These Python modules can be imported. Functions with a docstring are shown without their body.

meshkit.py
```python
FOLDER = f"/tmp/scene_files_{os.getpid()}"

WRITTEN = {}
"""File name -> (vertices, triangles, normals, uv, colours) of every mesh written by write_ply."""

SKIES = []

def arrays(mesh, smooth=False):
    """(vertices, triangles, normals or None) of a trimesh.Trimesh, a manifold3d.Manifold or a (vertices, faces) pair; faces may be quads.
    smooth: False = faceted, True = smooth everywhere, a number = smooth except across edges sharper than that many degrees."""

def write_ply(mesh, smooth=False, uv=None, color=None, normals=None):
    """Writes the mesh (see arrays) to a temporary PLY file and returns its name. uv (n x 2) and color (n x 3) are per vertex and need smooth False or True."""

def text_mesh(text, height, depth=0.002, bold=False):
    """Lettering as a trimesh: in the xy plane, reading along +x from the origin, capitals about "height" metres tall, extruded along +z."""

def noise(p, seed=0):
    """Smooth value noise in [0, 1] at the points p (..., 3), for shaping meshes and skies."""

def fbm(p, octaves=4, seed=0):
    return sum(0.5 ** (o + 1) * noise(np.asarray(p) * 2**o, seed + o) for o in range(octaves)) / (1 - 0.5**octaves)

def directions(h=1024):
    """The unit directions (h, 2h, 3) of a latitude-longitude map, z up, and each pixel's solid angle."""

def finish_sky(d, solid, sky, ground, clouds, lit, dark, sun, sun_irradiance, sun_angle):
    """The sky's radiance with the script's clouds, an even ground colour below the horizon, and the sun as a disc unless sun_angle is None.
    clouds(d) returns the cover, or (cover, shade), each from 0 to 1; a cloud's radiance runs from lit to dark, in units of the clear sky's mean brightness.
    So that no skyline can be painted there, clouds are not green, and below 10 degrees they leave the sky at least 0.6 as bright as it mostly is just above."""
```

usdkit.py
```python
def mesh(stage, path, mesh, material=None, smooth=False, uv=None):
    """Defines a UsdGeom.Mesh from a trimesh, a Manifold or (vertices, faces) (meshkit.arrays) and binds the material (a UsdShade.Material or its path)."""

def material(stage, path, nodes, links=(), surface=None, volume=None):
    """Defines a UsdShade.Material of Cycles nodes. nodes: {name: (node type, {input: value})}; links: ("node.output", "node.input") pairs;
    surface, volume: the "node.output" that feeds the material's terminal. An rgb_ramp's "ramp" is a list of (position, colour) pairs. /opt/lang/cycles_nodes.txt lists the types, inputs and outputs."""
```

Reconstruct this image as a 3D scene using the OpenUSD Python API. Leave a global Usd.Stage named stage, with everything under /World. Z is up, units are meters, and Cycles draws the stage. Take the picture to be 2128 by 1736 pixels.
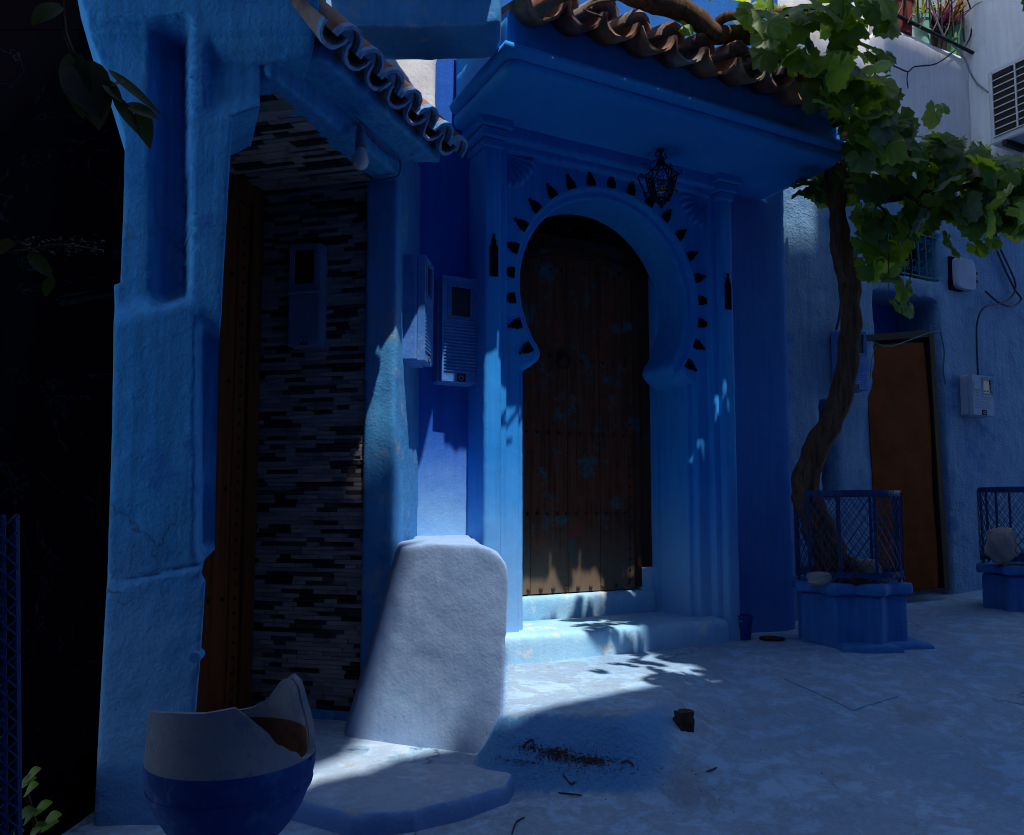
import math, random
import numpy as np
import trimesh
import manifold3d as m3
from manifold3d import Manifold, CrossSection
from shapely.geometry import Polygon, Point, box as sbox
from shapely.ops import unary_union
import meshkit, usdkit
from pxr import Usd, UsdGeom, UsdLux, UsdShade, Gf, Sdf, Vt

rng = np.random.default_rng(7)
random.seed(7)
stage = Usd.Stage.CreateInMemory()
UsdGeom.SetStageUpAxis(stage, "Z")
UsdGeom.Xform.Define(stage, "/World")
UsdGeom.Scope.Define(stage, "/World/Looks")

# ------------------------------------------------------------------ camera, sky, sun, exposure
EYE = 1.0                       # height of the lens above the world's zero; survey heights below are relative to the lens
YAW, TILT = math.radians(27.2), math.radians(4.7)
FOC, CU, CV, SW, SH = 1655.0, 1064.0, 914.0, 2128.0, 1736.0
SUN = np.array([0.02, -0.435, 1.0]); SUN /= np.linalg.norm(SUN)
EXPOSURE = 0.64
SKY = 0.15
SUN_I = 0.95
cam = UsdGeom.Camera.Define(stage, "/World/camera")
HA = 36.0
cam.CreateHorizontalApertureAttr(HA)
cam.CreateVerticalApertureAttr(HA * SH / SW)
cam.CreateFocalLengthAttr(HA * FOC / SW)
cam.CreateVerticalApertureOffsetAttr(HA * (CV - SH / 2) / SW)
cam.CreateClippingRangeAttr((0.05, 1000.0))
cam.CreateExposureAttr(EXPOSURE)
cam.AddTranslateOp().Set((0, 0, EYE))
cam.AddRotateXYZOp().Set((90 + math.degrees(TILT), 0, -math.degrees(YAW)))

FV = np.array([math.sin(YAW), math.cos(YAW), 0.0])
RV = np.array([math.cos(YAW), -math.sin(YAW), 0.0])
UZ = np.array([0, 0, 1.0])

dome = UsdLux.DomeLight.Define(stage, "/World/sky")
dome.GetPrim().SetCustomDataByKey("kind", "structure")
elev, rot = math.asin(SUN[2]), math.atan2(SUN[0], SUN[1])
skymat = usdkit.material(stage, "/World/Looks/sky_look", {
    "s": ("sky_texture", {"sky_type": "single_scattering", "sun_disc": False, "sun_elevation": elev, "sun_rotation": rot, "altitude": 600.0}),
    "b": ("background_shader", {"strength": SKY})}, [("s.color", "b.color")], surface="b.background")
UsdShade.MaterialBindingAPI.Apply(dome.GetPrim()).Bind(skymat)
sun = UsdLux.DistantLight.Define(stage, "/World/sun")
sun.CreateNormalizeAttr(True)
sun.CreateIntensityAttr(SUN_I)
sun.CreateAngleAttr(0.5)
sun.CreateColorAttr(Gf.Vec3f(1.0, 0.95, 0.87))
sun.AddOrientOp().Set(Gf.Quatf(Gf.Rotation(Gf.Vec3d(0, 0, 1), Gf.Vec3d(*map(float, SUN))).GetQuat()))


# ------------------------------------------------------------------ survey helpers (plans were taken off the picture's own measurements)
def ray(u, v):
    x, y = (u - CU) / FOC, (CV - v) / FOC
    return x * RV + (math.cos(TILT) - y * math.sin(TILT)) * FV + (math.sin(TILT) + y * math.cos(TILT)) * UZ


def onY(u, v, Y):
    d = ray(u, v); return d * (Y / d[1])


def onZ(u, v, z):
    d = ray(u, v); return d * (z / d[2])


def onP(u, v, p, n):
    d = ray(u, v); return d * (np.dot(p, n) / np.dot(d, n))


def deep(u, v, Z):
    d = ray(u, v); return d * (Z / np.dot(d, FV))


def project(P):
    P = np.asarray(P, float)
    f, r, z = P @ FV, P @ RV, P[..., 2]
    a = f * math.cos(TILT) + z * math.sin(TILT)
    b = -f * math.sin(TILT) + z * math.cos(TILT)
    return CU + FOC * r / a, CV - FOC * b / a


# ------------------------------------------------------------------ scene graph helpers
taken = {}


def fresh(parent, name):
    k = taken.get((parent, name), 0)
    taken[(parent, name)] = k + 1
    return f"{parent}/{name}" if k == 0 else f"{parent}/{name}_{k:03d}"


BASE = {}


def tag(prim, label=None, cat=None, group=None, kind=None):
    p = prim.GetPrim() if hasattr(prim, "GetPrim") else prim
    for k, v in (("label", label), ("category", cat), ("group", group), ("kind", kind)):
        if v:
            p.SetCustomDataByKey(k, v)
    return prim


def thing(name, base, label=None, cat=None, group=None, kind=None):
    path = fresh("/World", name)
    x = UsdGeom.Xform.Define(stage, path)
    b = np.asarray(base, float) + [0, 0, EYE]
    x.AddTranslateOp().Set(tuple(map(float, b)))
    BASE[path] = b
    tag(x, label, cat, group, kind)
    return path


def part(parent, name, mesh, mat, smooth=False, label=None, kind=None):
    path = fresh(parent, name)
    v, f, n = meshkit.arrays(mesh, smooth)
    b = BASE[parent]
    v = v + [0, 0, EYE] - b
    m = UsdGeom.Mesh.Define(stage, path)
    m.CreatePointsAttr(Vt.Vec3fArray.FromNumpy(v.astype(np.float32)))
    m.CreateFaceVertexCountsAttr(Vt.IntArray.FromNumpy(np.full(len(f), 3, np.int32)))
    m.CreateFaceVertexIndicesAttr(Vt.IntArray.FromNumpy(f.astype(np.int32).ravel()))
    m.CreateSubdivisionSchemeAttr("none")
    if n is not None:
        m.CreateNormalsAttr(Vt.Vec3fArray.FromNumpy(n.astype(np.float32)))
        m.SetNormalsInterpolation("vertex")
    UsdShade.MaterialBindingAPI.Apply(m.GetPrim()).Bind(mat)
    BASE[path] = b
    tag(m, label, kind=kind)
    return path


def single(name, mesh, mat, smooth=False, label=None, cat=None, group=None, kind=None):
    BASE["/World"] = np.zeros(3)
    path = part("/World", name, mesh, mat, smooth)
    tag(stage.GetPrimAtPath(path), label, cat, group, kind)
    return path


# ------------------------------------------------------------------ mesh helpers
def T(m):
    if isinstance(m, Manifold):
        k = m.to_mesh()
        return trimesh.Trimesh(np.array(k.vert_properties[:, :3]), np.array(k.tri_verts), process=False)
    return m


def cat(ms):
    return trimesh.util.concatenate([T(m) for m in ms])


def obox(o, ex, ey, ez, lo, hi, c=0.0):
    """Box in the frame (o; ex, ey, ez) with corners lo, hi and chamfer c."""
    lo, hi = np.minimum(lo, hi).astype(float), np.maximum(lo, hi).astype(float)
    pts = []
    c = min(c, 0.45 * float((hi - lo).min()))
    for s in np.ndindex(2, 2, 2):
        p = np.where(s, hi, lo)
        d = np.where(s, -1, 1)
        if c <= 0:
            pts.append(p)
        else:
            for k in range(3):
                q = p + d * c; q[k] = p[k]
                pts.append(q)
    pts = np.array(pts)
    w = np.asarray(o) + pts @ np.array([ex, ey, ez])
    if c <= 0:
        f = trimesh.creation.box([1, 1, 1])
        order = np.array([[0, 0, 0], [0, 0, 1], [0, 1, 0], [0, 1, 1], [1, 0, 0], [1, 0, 1], [1, 1, 0], [1, 1, 1]])
        h = trimesh.Trimesh(w, f.faces, process=False)
        if np.dot(np.cross(ex, ey), ez) < 0:
            h.invert()
        return h
    return T(Manifold.hull_points(w.astype(np.float64)))


def wbox(lo, hi, c=0.0):
    return obox(np.zeros(3), [1, 0, 0], [0, 1, 0], UZ, np.array(lo, float), np.array(hi, float), c)


def prism(poly, o, ex, ey, d, thick):
    """Extrude a 2-D polygon (shapely or points) living in the frame (o; ex, ey) by thick along d, as a Manifold."""
    polys = []
    g = Polygon(poly) if not hasattr(poly, "geom_type") else poly
    for q in getattr(g, "geoms", [g]):
        q = q if q.exterior.is_ccw else Polygon(list(q.exterior.coords)[::-1], [list(i.coords) for i in q.interiors])
        polys.append(np.array(q.exterior.coords)[:-1])
        for i in q.interiors:
            c = np.array(i.coords)[:-1]
            if i.is_ccw:
                c = c[::-1]
            polys.append(c)
    m = Manifold.extrude(CrossSection(polys, m3.FillRule.EvenOdd), 1.0)
    ex, ey, d = map(np.asarray, (ex, ey, d))
    M = np.column_stack([ex, ey, d * thick, o]).astype(float)
    return m.transform(M)


def tube(pts, r, sides=8, close=True):
    """Tube along a polyline with radius r (number or list)."""
    P = np.asarray(pts, float)
    r = np.broadcast_to(np.asarray(r, float), (len(P),))
    tan = np.gradient(P, axis=0)
    tan /= np.linalg.norm(tan, axis=1, keepdims=True) + 1e-12
    ref = np.array([0, 0, 1.0]) if abs(tan[0][2]) < 0.9 else np.array([1.0, 0, 0])
    n = np.cross(tan[0], ref); n /= np.linalg.norm(n)
    V = []
    a = np.arange(sides) * 2 * math.pi / sides
    for i in range(len(P)):
        n = n - tan[i] * np.dot(n, tan[i]); n /= np.linalg.norm(n) + 1e-12
        b = np.cross(tan[i], n)
        V.append(P[i] + r[i] * (np.cos(a)[:, None] * n + np.sin(a)[:, None] * b))
    V = np.vstack(V)
    F = []
    for i in range(len(P) - 1):
        for k in range(sides):
            a0, a1 = i * sides + k, i * sides + (k + 1) % sides
            F += [[a0, a1, a1 + sides], [a0, a1 + sides, a0 + sides]]
    if close:
        V = np.vstack([V, P[0], P[-1]])
        c0, c1, e = len(V) - 2, len(V) - 1, (len(P) - 1) * sides
        for k in range(sides):
            F += [[c0, (k + 1) % sides, k], [c1, e + k, e + (k + 1) % sides]]
    return trimesh.Trimesh(V, np.array(F), process=False)


def spline(pts, n=8):
    """Catmull-Rom through the points."""
    P = np.asarray(pts, float)
    Q = np.vstack([2 * P[0] - P[1], P, 2 * P[-1] - P[-2]])
    out = []
    for i in range(1, len(Q) - 2):
        for t in np.arange(n) / n:
            a, b, c, d = Q[i - 1:i + 3]
            out.append(0.5 * (2 * b + (c - a) * t + (2 * a - 5 * b + 4 * c - d) * t * t + (3 * b - a - 3 * c + d) * t ** 3))
    out.append(P[-1])
    return np.array(out)


def lathe(profile, center, steps=40):
    """Revolve (radius, z) about a vertical axis; closed solid if the profile starts and ends on the axis."""
    pr = np.asarray(profile, float)
    a = np.arange(steps) * 2 * math.pi / steps
    V = np.array([[r * math.cos(t), r * math.sin(t), z] for r, z in pr for t in a]) + center
    F = []
    for i in range(len(pr) - 1):
        for k in range(steps):
            p, q = i * steps + k, i * steps + (k + 1) % steps
            F += [[p, q, q + steps], [p, q + steps, p + steps]]
    return trimesh.Trimesh(V, np.array(F), process=False)


def fbm(P, f, seed=0, o=4):
    return meshkit.fbm(np.asarray(P) * f + 37.7, o, seed) - 0.5


def hand(man, res=0.03, rounds=4, amp=0.006, freq=3.0, seed=1, fine=0.0015):
    """Hand-laid plaster: refine a solid, soften its edges and let its faces wander."""
    man = man if isinstance(man, Manifold) else man
    t = T(man.refine_to_length(res))
    t.merge_vertices()
    if rounds:
        trimesh.smoothing.filter_laplacian(t, lamb=0.5, iterations=rounds, volume_constraint=False)
    n = t.vertex_normals
    d = amp * 2 * fbm(t.vertices, freq, seed) + fine * 2 * fbm(t.vertices, 18, seed + 5, 2)
    t.vertices = t.vertices + n * d[:, None]
    return t


# ------------------------------------------------------------------ materials
def look(name, nodes, links, surface):
    return usdkit.material(stage, "/World/Looks/" + name, nodes, links, surface=surface)


def plaster(name, a, b, c=None, scale=1.6, bump=0.35, rough=0.9, streak=0.25, speck=0.0, zone=None, riser=None, mott=0.0, crack=0.0):
    """Brushed lime paint: tone a to b in soft clouds, vertical brush streaks, pits; zone = (z0, z1, colour) a paler colour blended in towards the foot of the wall."""
    n = {"g": ("geometry", {}),
         "cl": ("noise_texture", {"scale": scale, "detail": 5.0, "roughness": 0.6}),
         "rp": ("rgb_ramp", {"ramp": [(0.32, a), (0.68, b)]}),
         "mp": ("mapping", {"scale": (38.0, 38.0, 2.2)}),
         "st": ("noise_texture", {"scale": 1.0, "detail": 3.0, "roughness": 0.6}),
         "sr": ("rgb_ramp", {"ramp": [(0.35, (1 - streak,) * 3), (0.65, (1 + streak * 0.4,) * 3)]}),
         "mu": ("mix", {"mix_type": "multiply", "fac": 1.0}),
         "p": ("principled_bsdf", {"roughness": rough, "specular_ior_level": 0.25}),
         "f1": ("noise_texture", {"scale": 9.0, "detail": 5.0, "roughness": 0.65}),
         "f2": ("noise_texture", {"scale": 70.0, "detail": 2.0, "roughness": 0.6}),
         "ha": ("math", {"math_type": "multiply_add", "value2": 1.0}),
         "hs": ("math", {"math_type": "multiply_add", "value2": 0.12}),
         "h2": ("math", {"math_type": "multiply", "value2": 0.35}),
         "bp": ("bump", {"strength": bump, "distance": 0.02})}
    l = [("g.position", "cl.vector"), ("cl.fac", "rp.fac"), ("g.position", "mp.vector"), ("mp.vector", "st.vector"), ("st.fac", "sr.fac"),
         ("rp.color", "mu.color1"), ("sr.color", "mu.color2"), ("g.position", "f1.vector"), ("g.position", "f2.vector"),
         ("f2.fac", "h2.value1"), ("f1.fac", "ha.value1"), ("h2.value", "ha.value3"), ("st.fac", "hs.value1"), ("ha.value", "hs.value3"),
         ("hs.value", "bp.height"), ("bp.normal", "p.normal")]
    col = "mu.color"
    if c is not None:       # old coat showing in worn patches
        n |= {"w": ("noise_texture", {"scale": scale * 3.1, "detail": 5.0, "roughness": 0.7}),
              "wr": ("rgb_ramp", {"ramp": [(0.54, (0, 0, 0)), (0.66, (1, 1, 1))]}),
              "wm": ("mix", {"color2": c})}
        l += [("g.position", "w.vector"), ("w.fac", "wr.fac"), ("wr.color", "wm.fac"), (col, "wm.color1")]
        col = "wm.color"
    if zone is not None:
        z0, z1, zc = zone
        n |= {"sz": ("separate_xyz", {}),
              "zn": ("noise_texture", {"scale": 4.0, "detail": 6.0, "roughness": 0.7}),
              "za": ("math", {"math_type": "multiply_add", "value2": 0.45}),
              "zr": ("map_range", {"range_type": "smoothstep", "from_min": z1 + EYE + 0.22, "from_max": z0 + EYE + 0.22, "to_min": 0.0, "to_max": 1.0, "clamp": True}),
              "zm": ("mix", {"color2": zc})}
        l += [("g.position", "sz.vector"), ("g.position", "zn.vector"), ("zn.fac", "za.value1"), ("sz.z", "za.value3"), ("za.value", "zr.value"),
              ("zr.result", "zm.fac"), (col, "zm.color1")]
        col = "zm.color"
    if speck:
        n |= {"k": ("voronoi_texture", {"scale": 30.0, "randomness": 1.0}),
              "kn": ("noise_texture", {"scale": 5.0, "detail": 4.0}),
              "kr": ("rgb_ramp", {"ramp": [(0.55, (0, 0, 0)), (0.75, (1, 1, 1))]}),
              "kd": ("rgb_ramp", {"ramp": [(0.08, (1, 1, 1)), (0.16, (0, 0, 0))]}),
              "kk": ("mix", {"mix_type": "multiply", "fac": 1.0}),
              "kf": ("mix", {"mix_type": "multiply", "fac": 1.0, "color2": (speck,) * 3}),
              "km": ("mix", {"color2": (0.06, 0.08, 0.12)})}
        l += [("g.position", "k.vector"), ("g.position", "kn.vector"), ("kn.fac", "kr.fac"), ("k.distance", "kd.fac"), ("kr.color", "kk.color1"),
              ("kd.color", "kk.color2"), ("kk.color", "kf.color1"), ("kf.color", "km.fac"), (col, "km.color1")]
        col = "km.color"
    if mott:                # peeling coats: grey bed showing through in ragged flakes
        n |= {"q1": ("noise_texture", {"scale": 6.0, "detail": 5.0, "roughness": 0.75, "distortion": 0.6}), "q2": ("noise_texture", {"scale": 13.0, "detail": 4.0, "roughness": 0.7}),
              "qa": ("math", {"math_type": "multiply_add", "value2": 0.45}), "qr": ("rgb_ramp", {"ramp": [(0.62, (0, 0, 0)), (0.76, (mott,) * 3), (0.84, (mott * .6,) * 3)]}),
              "qm": ("mix", {"color2": (0.17, 0.20, 0.25)})}
        l += [("g.position", "q1.vector"), ("g.position", "q2.vector"), ("q2.fac", "qa.value1"), ("q1.fac", "qa.value3"), ("qa.value", "qr.fac"), ("qr.color", "qm.fac"), (col, "qm.color1")]
        col = "qm.color"
    if crack:               # hairline cracks, broken up
        n |= {"c1": ("noise_texture", {"scale": 3.0, "detail": 4.0, "roughness": 0.7}), "c2": ("vector_math", {"math_type": "scale", "scale": 0.35}), "c3": ("vector_math", {"math_type": "add"}),
              "c4": ("voronoi_texture", {"feature": "distance_to_edge", "scale": crack, "randomness": 1.0}), "c5": ("rgb_ramp", {"ramp": [(0.0, (1, 1, 1)), (0.010, (0, 0, 0))]}),
              "c6": ("noise_texture", {"scale": 1.3, "detail": 3.0}), "c7": ("rgb_ramp", {"ramp": [(0.48, (0, 0, 0)), (0.58, (0.8, 0.8, 0.8))]}),
              "c8": ("mix", {"mix_type": "multiply", "fac": 1.0}), "c9": ("mix", {"color2": (0.05, 0.08, 0.13)})}
        l += [("g.position", "c1.vector"), ("c1.color", "c2.vector1"), ("g.position", "c3.vector1"), ("c2.vector", "c3.vector2"), ("c3.vector", "c4.vector"), ("c4.distance", "c5.fac"),
              ("g.position", "c6.vector"), ("c6.fac", "c7.fac"), ("c5.color", "c8.color1"), ("c7.color", "c8.color2"), ("c8.color", "c9.fac"), (col, "c9.color1")]
        col = "c9.color"
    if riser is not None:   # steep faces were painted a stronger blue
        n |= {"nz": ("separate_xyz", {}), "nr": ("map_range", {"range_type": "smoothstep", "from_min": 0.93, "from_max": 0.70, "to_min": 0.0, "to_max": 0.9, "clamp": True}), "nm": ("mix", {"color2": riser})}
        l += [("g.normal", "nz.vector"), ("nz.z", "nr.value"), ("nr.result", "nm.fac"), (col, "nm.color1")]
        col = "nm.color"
    l += [(col, "p.base_color")]
    return look(name, n, l, "p.BSDF")


def flat(name, c, rough=0.6, metal=0.0, var=0.12, scale=20.0, bump=0.1, spec=0.2, c2=None):
    c = np.array(c, float)
    c2 = c * (1 - 2 * var) if c2 is None else np.array(c2, float)
    n = {"g": ("geometry", {}), "n": ("noise_texture", {"scale": scale, "detail": 6.0, "roughness": 0.65}),
         "r": ("rgb_ramp", {"ramp": [(0.35, tuple(c2)), (0.62, tuple(c))]}),
         "b": ("bump", {"strength": bump, "distance": 0.01}),
         "p": ("principled_bsdf", {"roughness": rough, "metallic": metal, "specular_ior_level": spec})}
    return look(name, n, [("g.position", "n.vector"), ("n.fac", "r.fac"), ("r.color", "p.base_color"), ("n.fac", "b.height"), ("b.normal", "p.normal")], "p.BSDF")


def wood(name, a, b, worn=None, green=None, zworn=None, rough=0.7, grain=(60.0, 60.0, 2.0)):
    n = {"g": ("geometry", {}), "mp": ("mapping", {"scale": grain}),
         "n": ("noise_texture", {"scale": 1.0, "detail": 6.0, "roughness": 0.65, "distortion": 0.4}),
         "r": ("rgb_ramp", {"ramp": [(0.3, a), (0.7, b)]}),
         "b": ("bump", {"strength": 0.5, "distance": 0.006}),
         "p": ("principled_bsdf", {"roughness": rough, "specular_ior_level": 0.1})}
    l = [("g.position", "mp.vector"), ("mp.vector", "n.vector"), ("n.fac", "r.fac"), ("n.fac", "b.height"), ("b.normal", "p.normal")]
    col = "r.color"
    for k, (cc, sc, lo, hi) in enumerate(x for x in ((green and (green, 6.0, 0.54, 0.66)), (worn and (worn, 5.0, 0.50, 0.75))) if x):
        n |= {f"w{k}": ("noise_texture", {"scale": sc, "detail": 5.0, "roughness": 0.75}),
              f"x{k}": ("rgb_ramp", {"ramp": [(lo, (0, 0, 0)), (hi, (1, 1, 1))]}), f"m{k}": ("mix", {"color2": cc})}
        l += [("g.position", f"w{k}.vector"), (f"w{k}.fac", f"x{k}.fac"), (f"x{k}.color", f"m{k}.fac"), (col, f"m{k}.color1")]
        col = f"m{k}.color"
    if zworn:
        z0, z1, zc = zworn
        n |= {"sz": ("separate_xyz", {}), "zn": ("noise_texture", {"scale": 6.0, "detail": 7.0, "roughness": 0.7}),
              "za": ("math", {"math_type": "multiply_add", "value2": 0.6}),
              "zr": ("map_range", {"range_type": "smoothstep", "from_min": z1 + EYE + 0.3, "from_max": z0 + EYE + 0.3, "to_min": 0.0, "to_max": 0.85, "clamp": True}),
              "zx": ("mix", {"color2": zc}), "zg": ("mix", {"mix_type": "multiply", "fac": 0.7})}
        l += [("g.position", "sz.vector"), ("g.position", "zn.vector"), ("zn.fac", "za.value1"), ("sz.z", "za.value3"), ("za.value", "zr.value"),
              ("zr.result", "zx.fac"), (col, "zx.color1"), ("zx.color", "zg.color1"), ("n.color", "zg.color2")]
        col = "zx.color"
        del n["zg"]; l = [q for q in l if "zg" not in q[0] + q[1]]
    l += [(col, "p.base_color")]
    return look(name, n, l, "p.BSDF")


M = {}
M["facade"] = plaster("facade_blue", (0.012, 0.20, 0.60), (0.022, 0.285, 0.72), scale=1.3, bump=0.12, streak=0.12, zone=(-0.75, 0.30, (0.20, 0.40, 0.66)))
M["canopy"] = plaster("canopy_blue", (0.012, 0.225, 0.62), (0.022, 0.30, 0.74), scale=1.1, bump=0.08, streak=0.06)
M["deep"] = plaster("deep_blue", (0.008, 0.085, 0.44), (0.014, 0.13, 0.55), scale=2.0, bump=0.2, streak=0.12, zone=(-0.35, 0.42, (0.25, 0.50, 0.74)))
M["column"] = plaster("column_blue", (0.03, 0.20, 0.48), (0.06, 0.27, 0.55), c=(0.14, 0.26, 0.42), scale=2.2, bump=0.3, streak=0.10)
M["pillar"] = plaster("pillar_blue", (0.02, 0.20, 0.50), (0.05, 0.29, 0.58), c=(0.025, 0.16, 0.46), scale=1.8, bump=0.5, streak=0.20, speck=0.4, zone=(-0.75, 0.1, (0.12, 0.31, 0.56)), crack=1.6)
M["buttress"] = plaster("pale_limewash", (0.20, 0.32, 0.55), (0.29, 0.41, 0.61), c=(0.24, 0.38, 0.58), scale=2.2, bump=0.16, streak=0.06, speck=0.6)
M["step"] = plaster("step_blue", (0.22, 0.48, 0.70), (0.36, 0.58, 0.74), c=(0.60, 0.62, 0.62), scale=2.4, bump=0.25, streak=0.05)
M["farwall"] = plaster("rough_blue", (0.10, 0.23, 0.41), (0.17, 0.31, 0.47), c=(0.06, 0.18, 0.38), scale=1.1, bump=0.9, streak=0.15)
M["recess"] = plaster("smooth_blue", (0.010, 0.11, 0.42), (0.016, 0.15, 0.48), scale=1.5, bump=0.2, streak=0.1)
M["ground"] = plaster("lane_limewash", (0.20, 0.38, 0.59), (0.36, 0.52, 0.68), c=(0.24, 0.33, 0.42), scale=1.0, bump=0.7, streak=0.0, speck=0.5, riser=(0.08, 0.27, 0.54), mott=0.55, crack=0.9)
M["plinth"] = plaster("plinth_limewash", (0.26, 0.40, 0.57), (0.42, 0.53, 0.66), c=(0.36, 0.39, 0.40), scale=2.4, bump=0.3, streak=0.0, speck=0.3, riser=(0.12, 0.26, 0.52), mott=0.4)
M["white"] = plaster("stained_white", (0.68, 0.67, 0.68), (0.78, 0.77, 0.78), c=(0.58, 0.50, 0.44), scale=0.6, bump=0.2, streak=0.07)
M["opposite"] = plaster("opposite_wall", (0.05, 0.12, 0.28), (0.08, 0.17, 0.34), scale=1.0, bump=0.3)
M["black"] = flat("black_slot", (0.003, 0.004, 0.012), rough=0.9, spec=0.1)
M["iron"] = flat("black_iron", (0.014, 0.012, 0.013), rough=0.55, scale=60)
M["blueiron"] = flat("blue_iron", (0.012, 0.05, 0.16), rough=0.5, scale=40)
M["tealiron"] = flat("teal_iron", (0.02, 0.16, 0.24), rough=0.5, scale=40)
M["wood"] = wood("old_door_wood", (0.05, 0.018, 0.010), (0.17, 0.058, 0.030), worn=(0.22, 0.045, 0.022), green=(0.015, 0.12, 0.13), zworn=(-0.5, -0.05, (0.16, 0.125, 0.09)))
M["doorframe"] = wood("door_frame_wood", (0.03, 0.015, 0.010), (0.10, 0.036, 0.022), green=(0.015, 0.06, 0.07))
M["redwood"] = wood("varnished_wood", (0.12, 0.032, 0.010), (0.24, 0.07, 0.022), rough=0.45)
M["redwood2"] = wood("dark_varnished_wood", (0.09, 0.026, 0.010), (0.17, 0.05, 0.018), rough=0.45)
M["stud"] = flat("iron_stud", (0.05, 0.035, 0.03), rough=0.5, metal=0.6, scale=80)
M["rust"] = flat("rusty_iron", (0.10, 0.045, 0.02), rough=0.85, scale=50)

# ------------------------------------------------------------------ ground
def sstep(x, a, b):
    t = np.clip((np.asarray(x, float) - a) / (b - a), 0, 1)
    return t * t * (3 - 2 * t)


def ground_z(X, Y):
    """Lime-washed lane: a terrace before the doorway, a worn rise in front of it, the lower lane by the lens, climbing gently to the right."""
    X, Y = np.asarray(X, float), np.asarray(Y, float)
    f = X * FV[0] + Y * FV[1]
    r = X * RV[0] + Y * RV[1]
    steep = 1 - sstep(r, 0.35, 1.1)
    f1 = 2.83 * steep + 2.2 * (1 - steep)
    f2 = 2.97 * steep + 4.2 * (1 - steep)
    t = np.clip((f - f1) / (f2 - f1), 0, 1)
    t = t * t * (3 - 2 * t) * steep + t * (1 - steep)
    z = -1.0 + 0.235 * t
    z = z - (0.165 * sstep(-r, 0.02, 0.14)) * t                       # the niche side stays low
    z = z + 0.05 * np.clip(X - 3.8, 0, 8) * np.clip(Y / 3.8, 0, 1.2)
    P = np.stack([X, Y, 0 * X], -1)
    return z + 0.016 * 2 * (meshkit.fbm(P * 1.3 + 11, 4, 3) - 0.5) + 0.005 * 2 * (meshkit.fbm(P * 7 + 5, 3, 4) - 0.5)


def ground_at(p):
    return np.array([p[0], p[1], float(ground_z(p[0], p[1]))])


def sheet(xs, ys, fz):
    X, Y = np.meshgrid(xs, ys, indexing="ij")
    V = np.stack([X, Y, fz(X, Y)], -1).reshape(-1, 3)
    n, m = len(xs), len(ys)
    i = (np.arange(n - 1)[:, None] * m + np.arange(m - 1)[None, :]).ravel()
    F = np.vstack([np.stack([i, i + m, i + m + 1], 1), np.stack([i, i + m + 1, i + 1], 1)])
    return trimesh.Trimesh(V, F, process=False)


xs = np.concatenate([[-60, -30, -15, -8], np.arange(-5, -1, 0.25), np.arange(-1, 5.5, 0.028), np.arange(5.5, 9, 0.2), [10, 15, 30, 60]])
ys = np.concatenate([[-60, -30, -15, -8], np.arange(-5, 0.4, 0.25), np.arange(0.4, 4.2, 0.028), [4.4, 5, 6, 10, 30, 60]])
single("ground", sheet(xs, ys, ground_z), M["ground"], True, kind="structure", label="worn lime-washed lane of pale blue plaster rising to the doorway")

# ------------------------------------------------------------------ the house with the horseshoe door
XC, HALF = 2.467, 0.538
YP, YM, YS, YR, YD, YW = 3.50, 3.545, 3.59, 3.63, 3.98, 3.70
XP0, XP1, XQ0, XQ1 = 1.649, 1.741, 3.178, 3.264
ZC = 1.157                                   # centre of the arch
RAD = 0.553
EX, EYd = np.array([1.0, 0, 0]), np.array([0, 1.0, 0])


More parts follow.
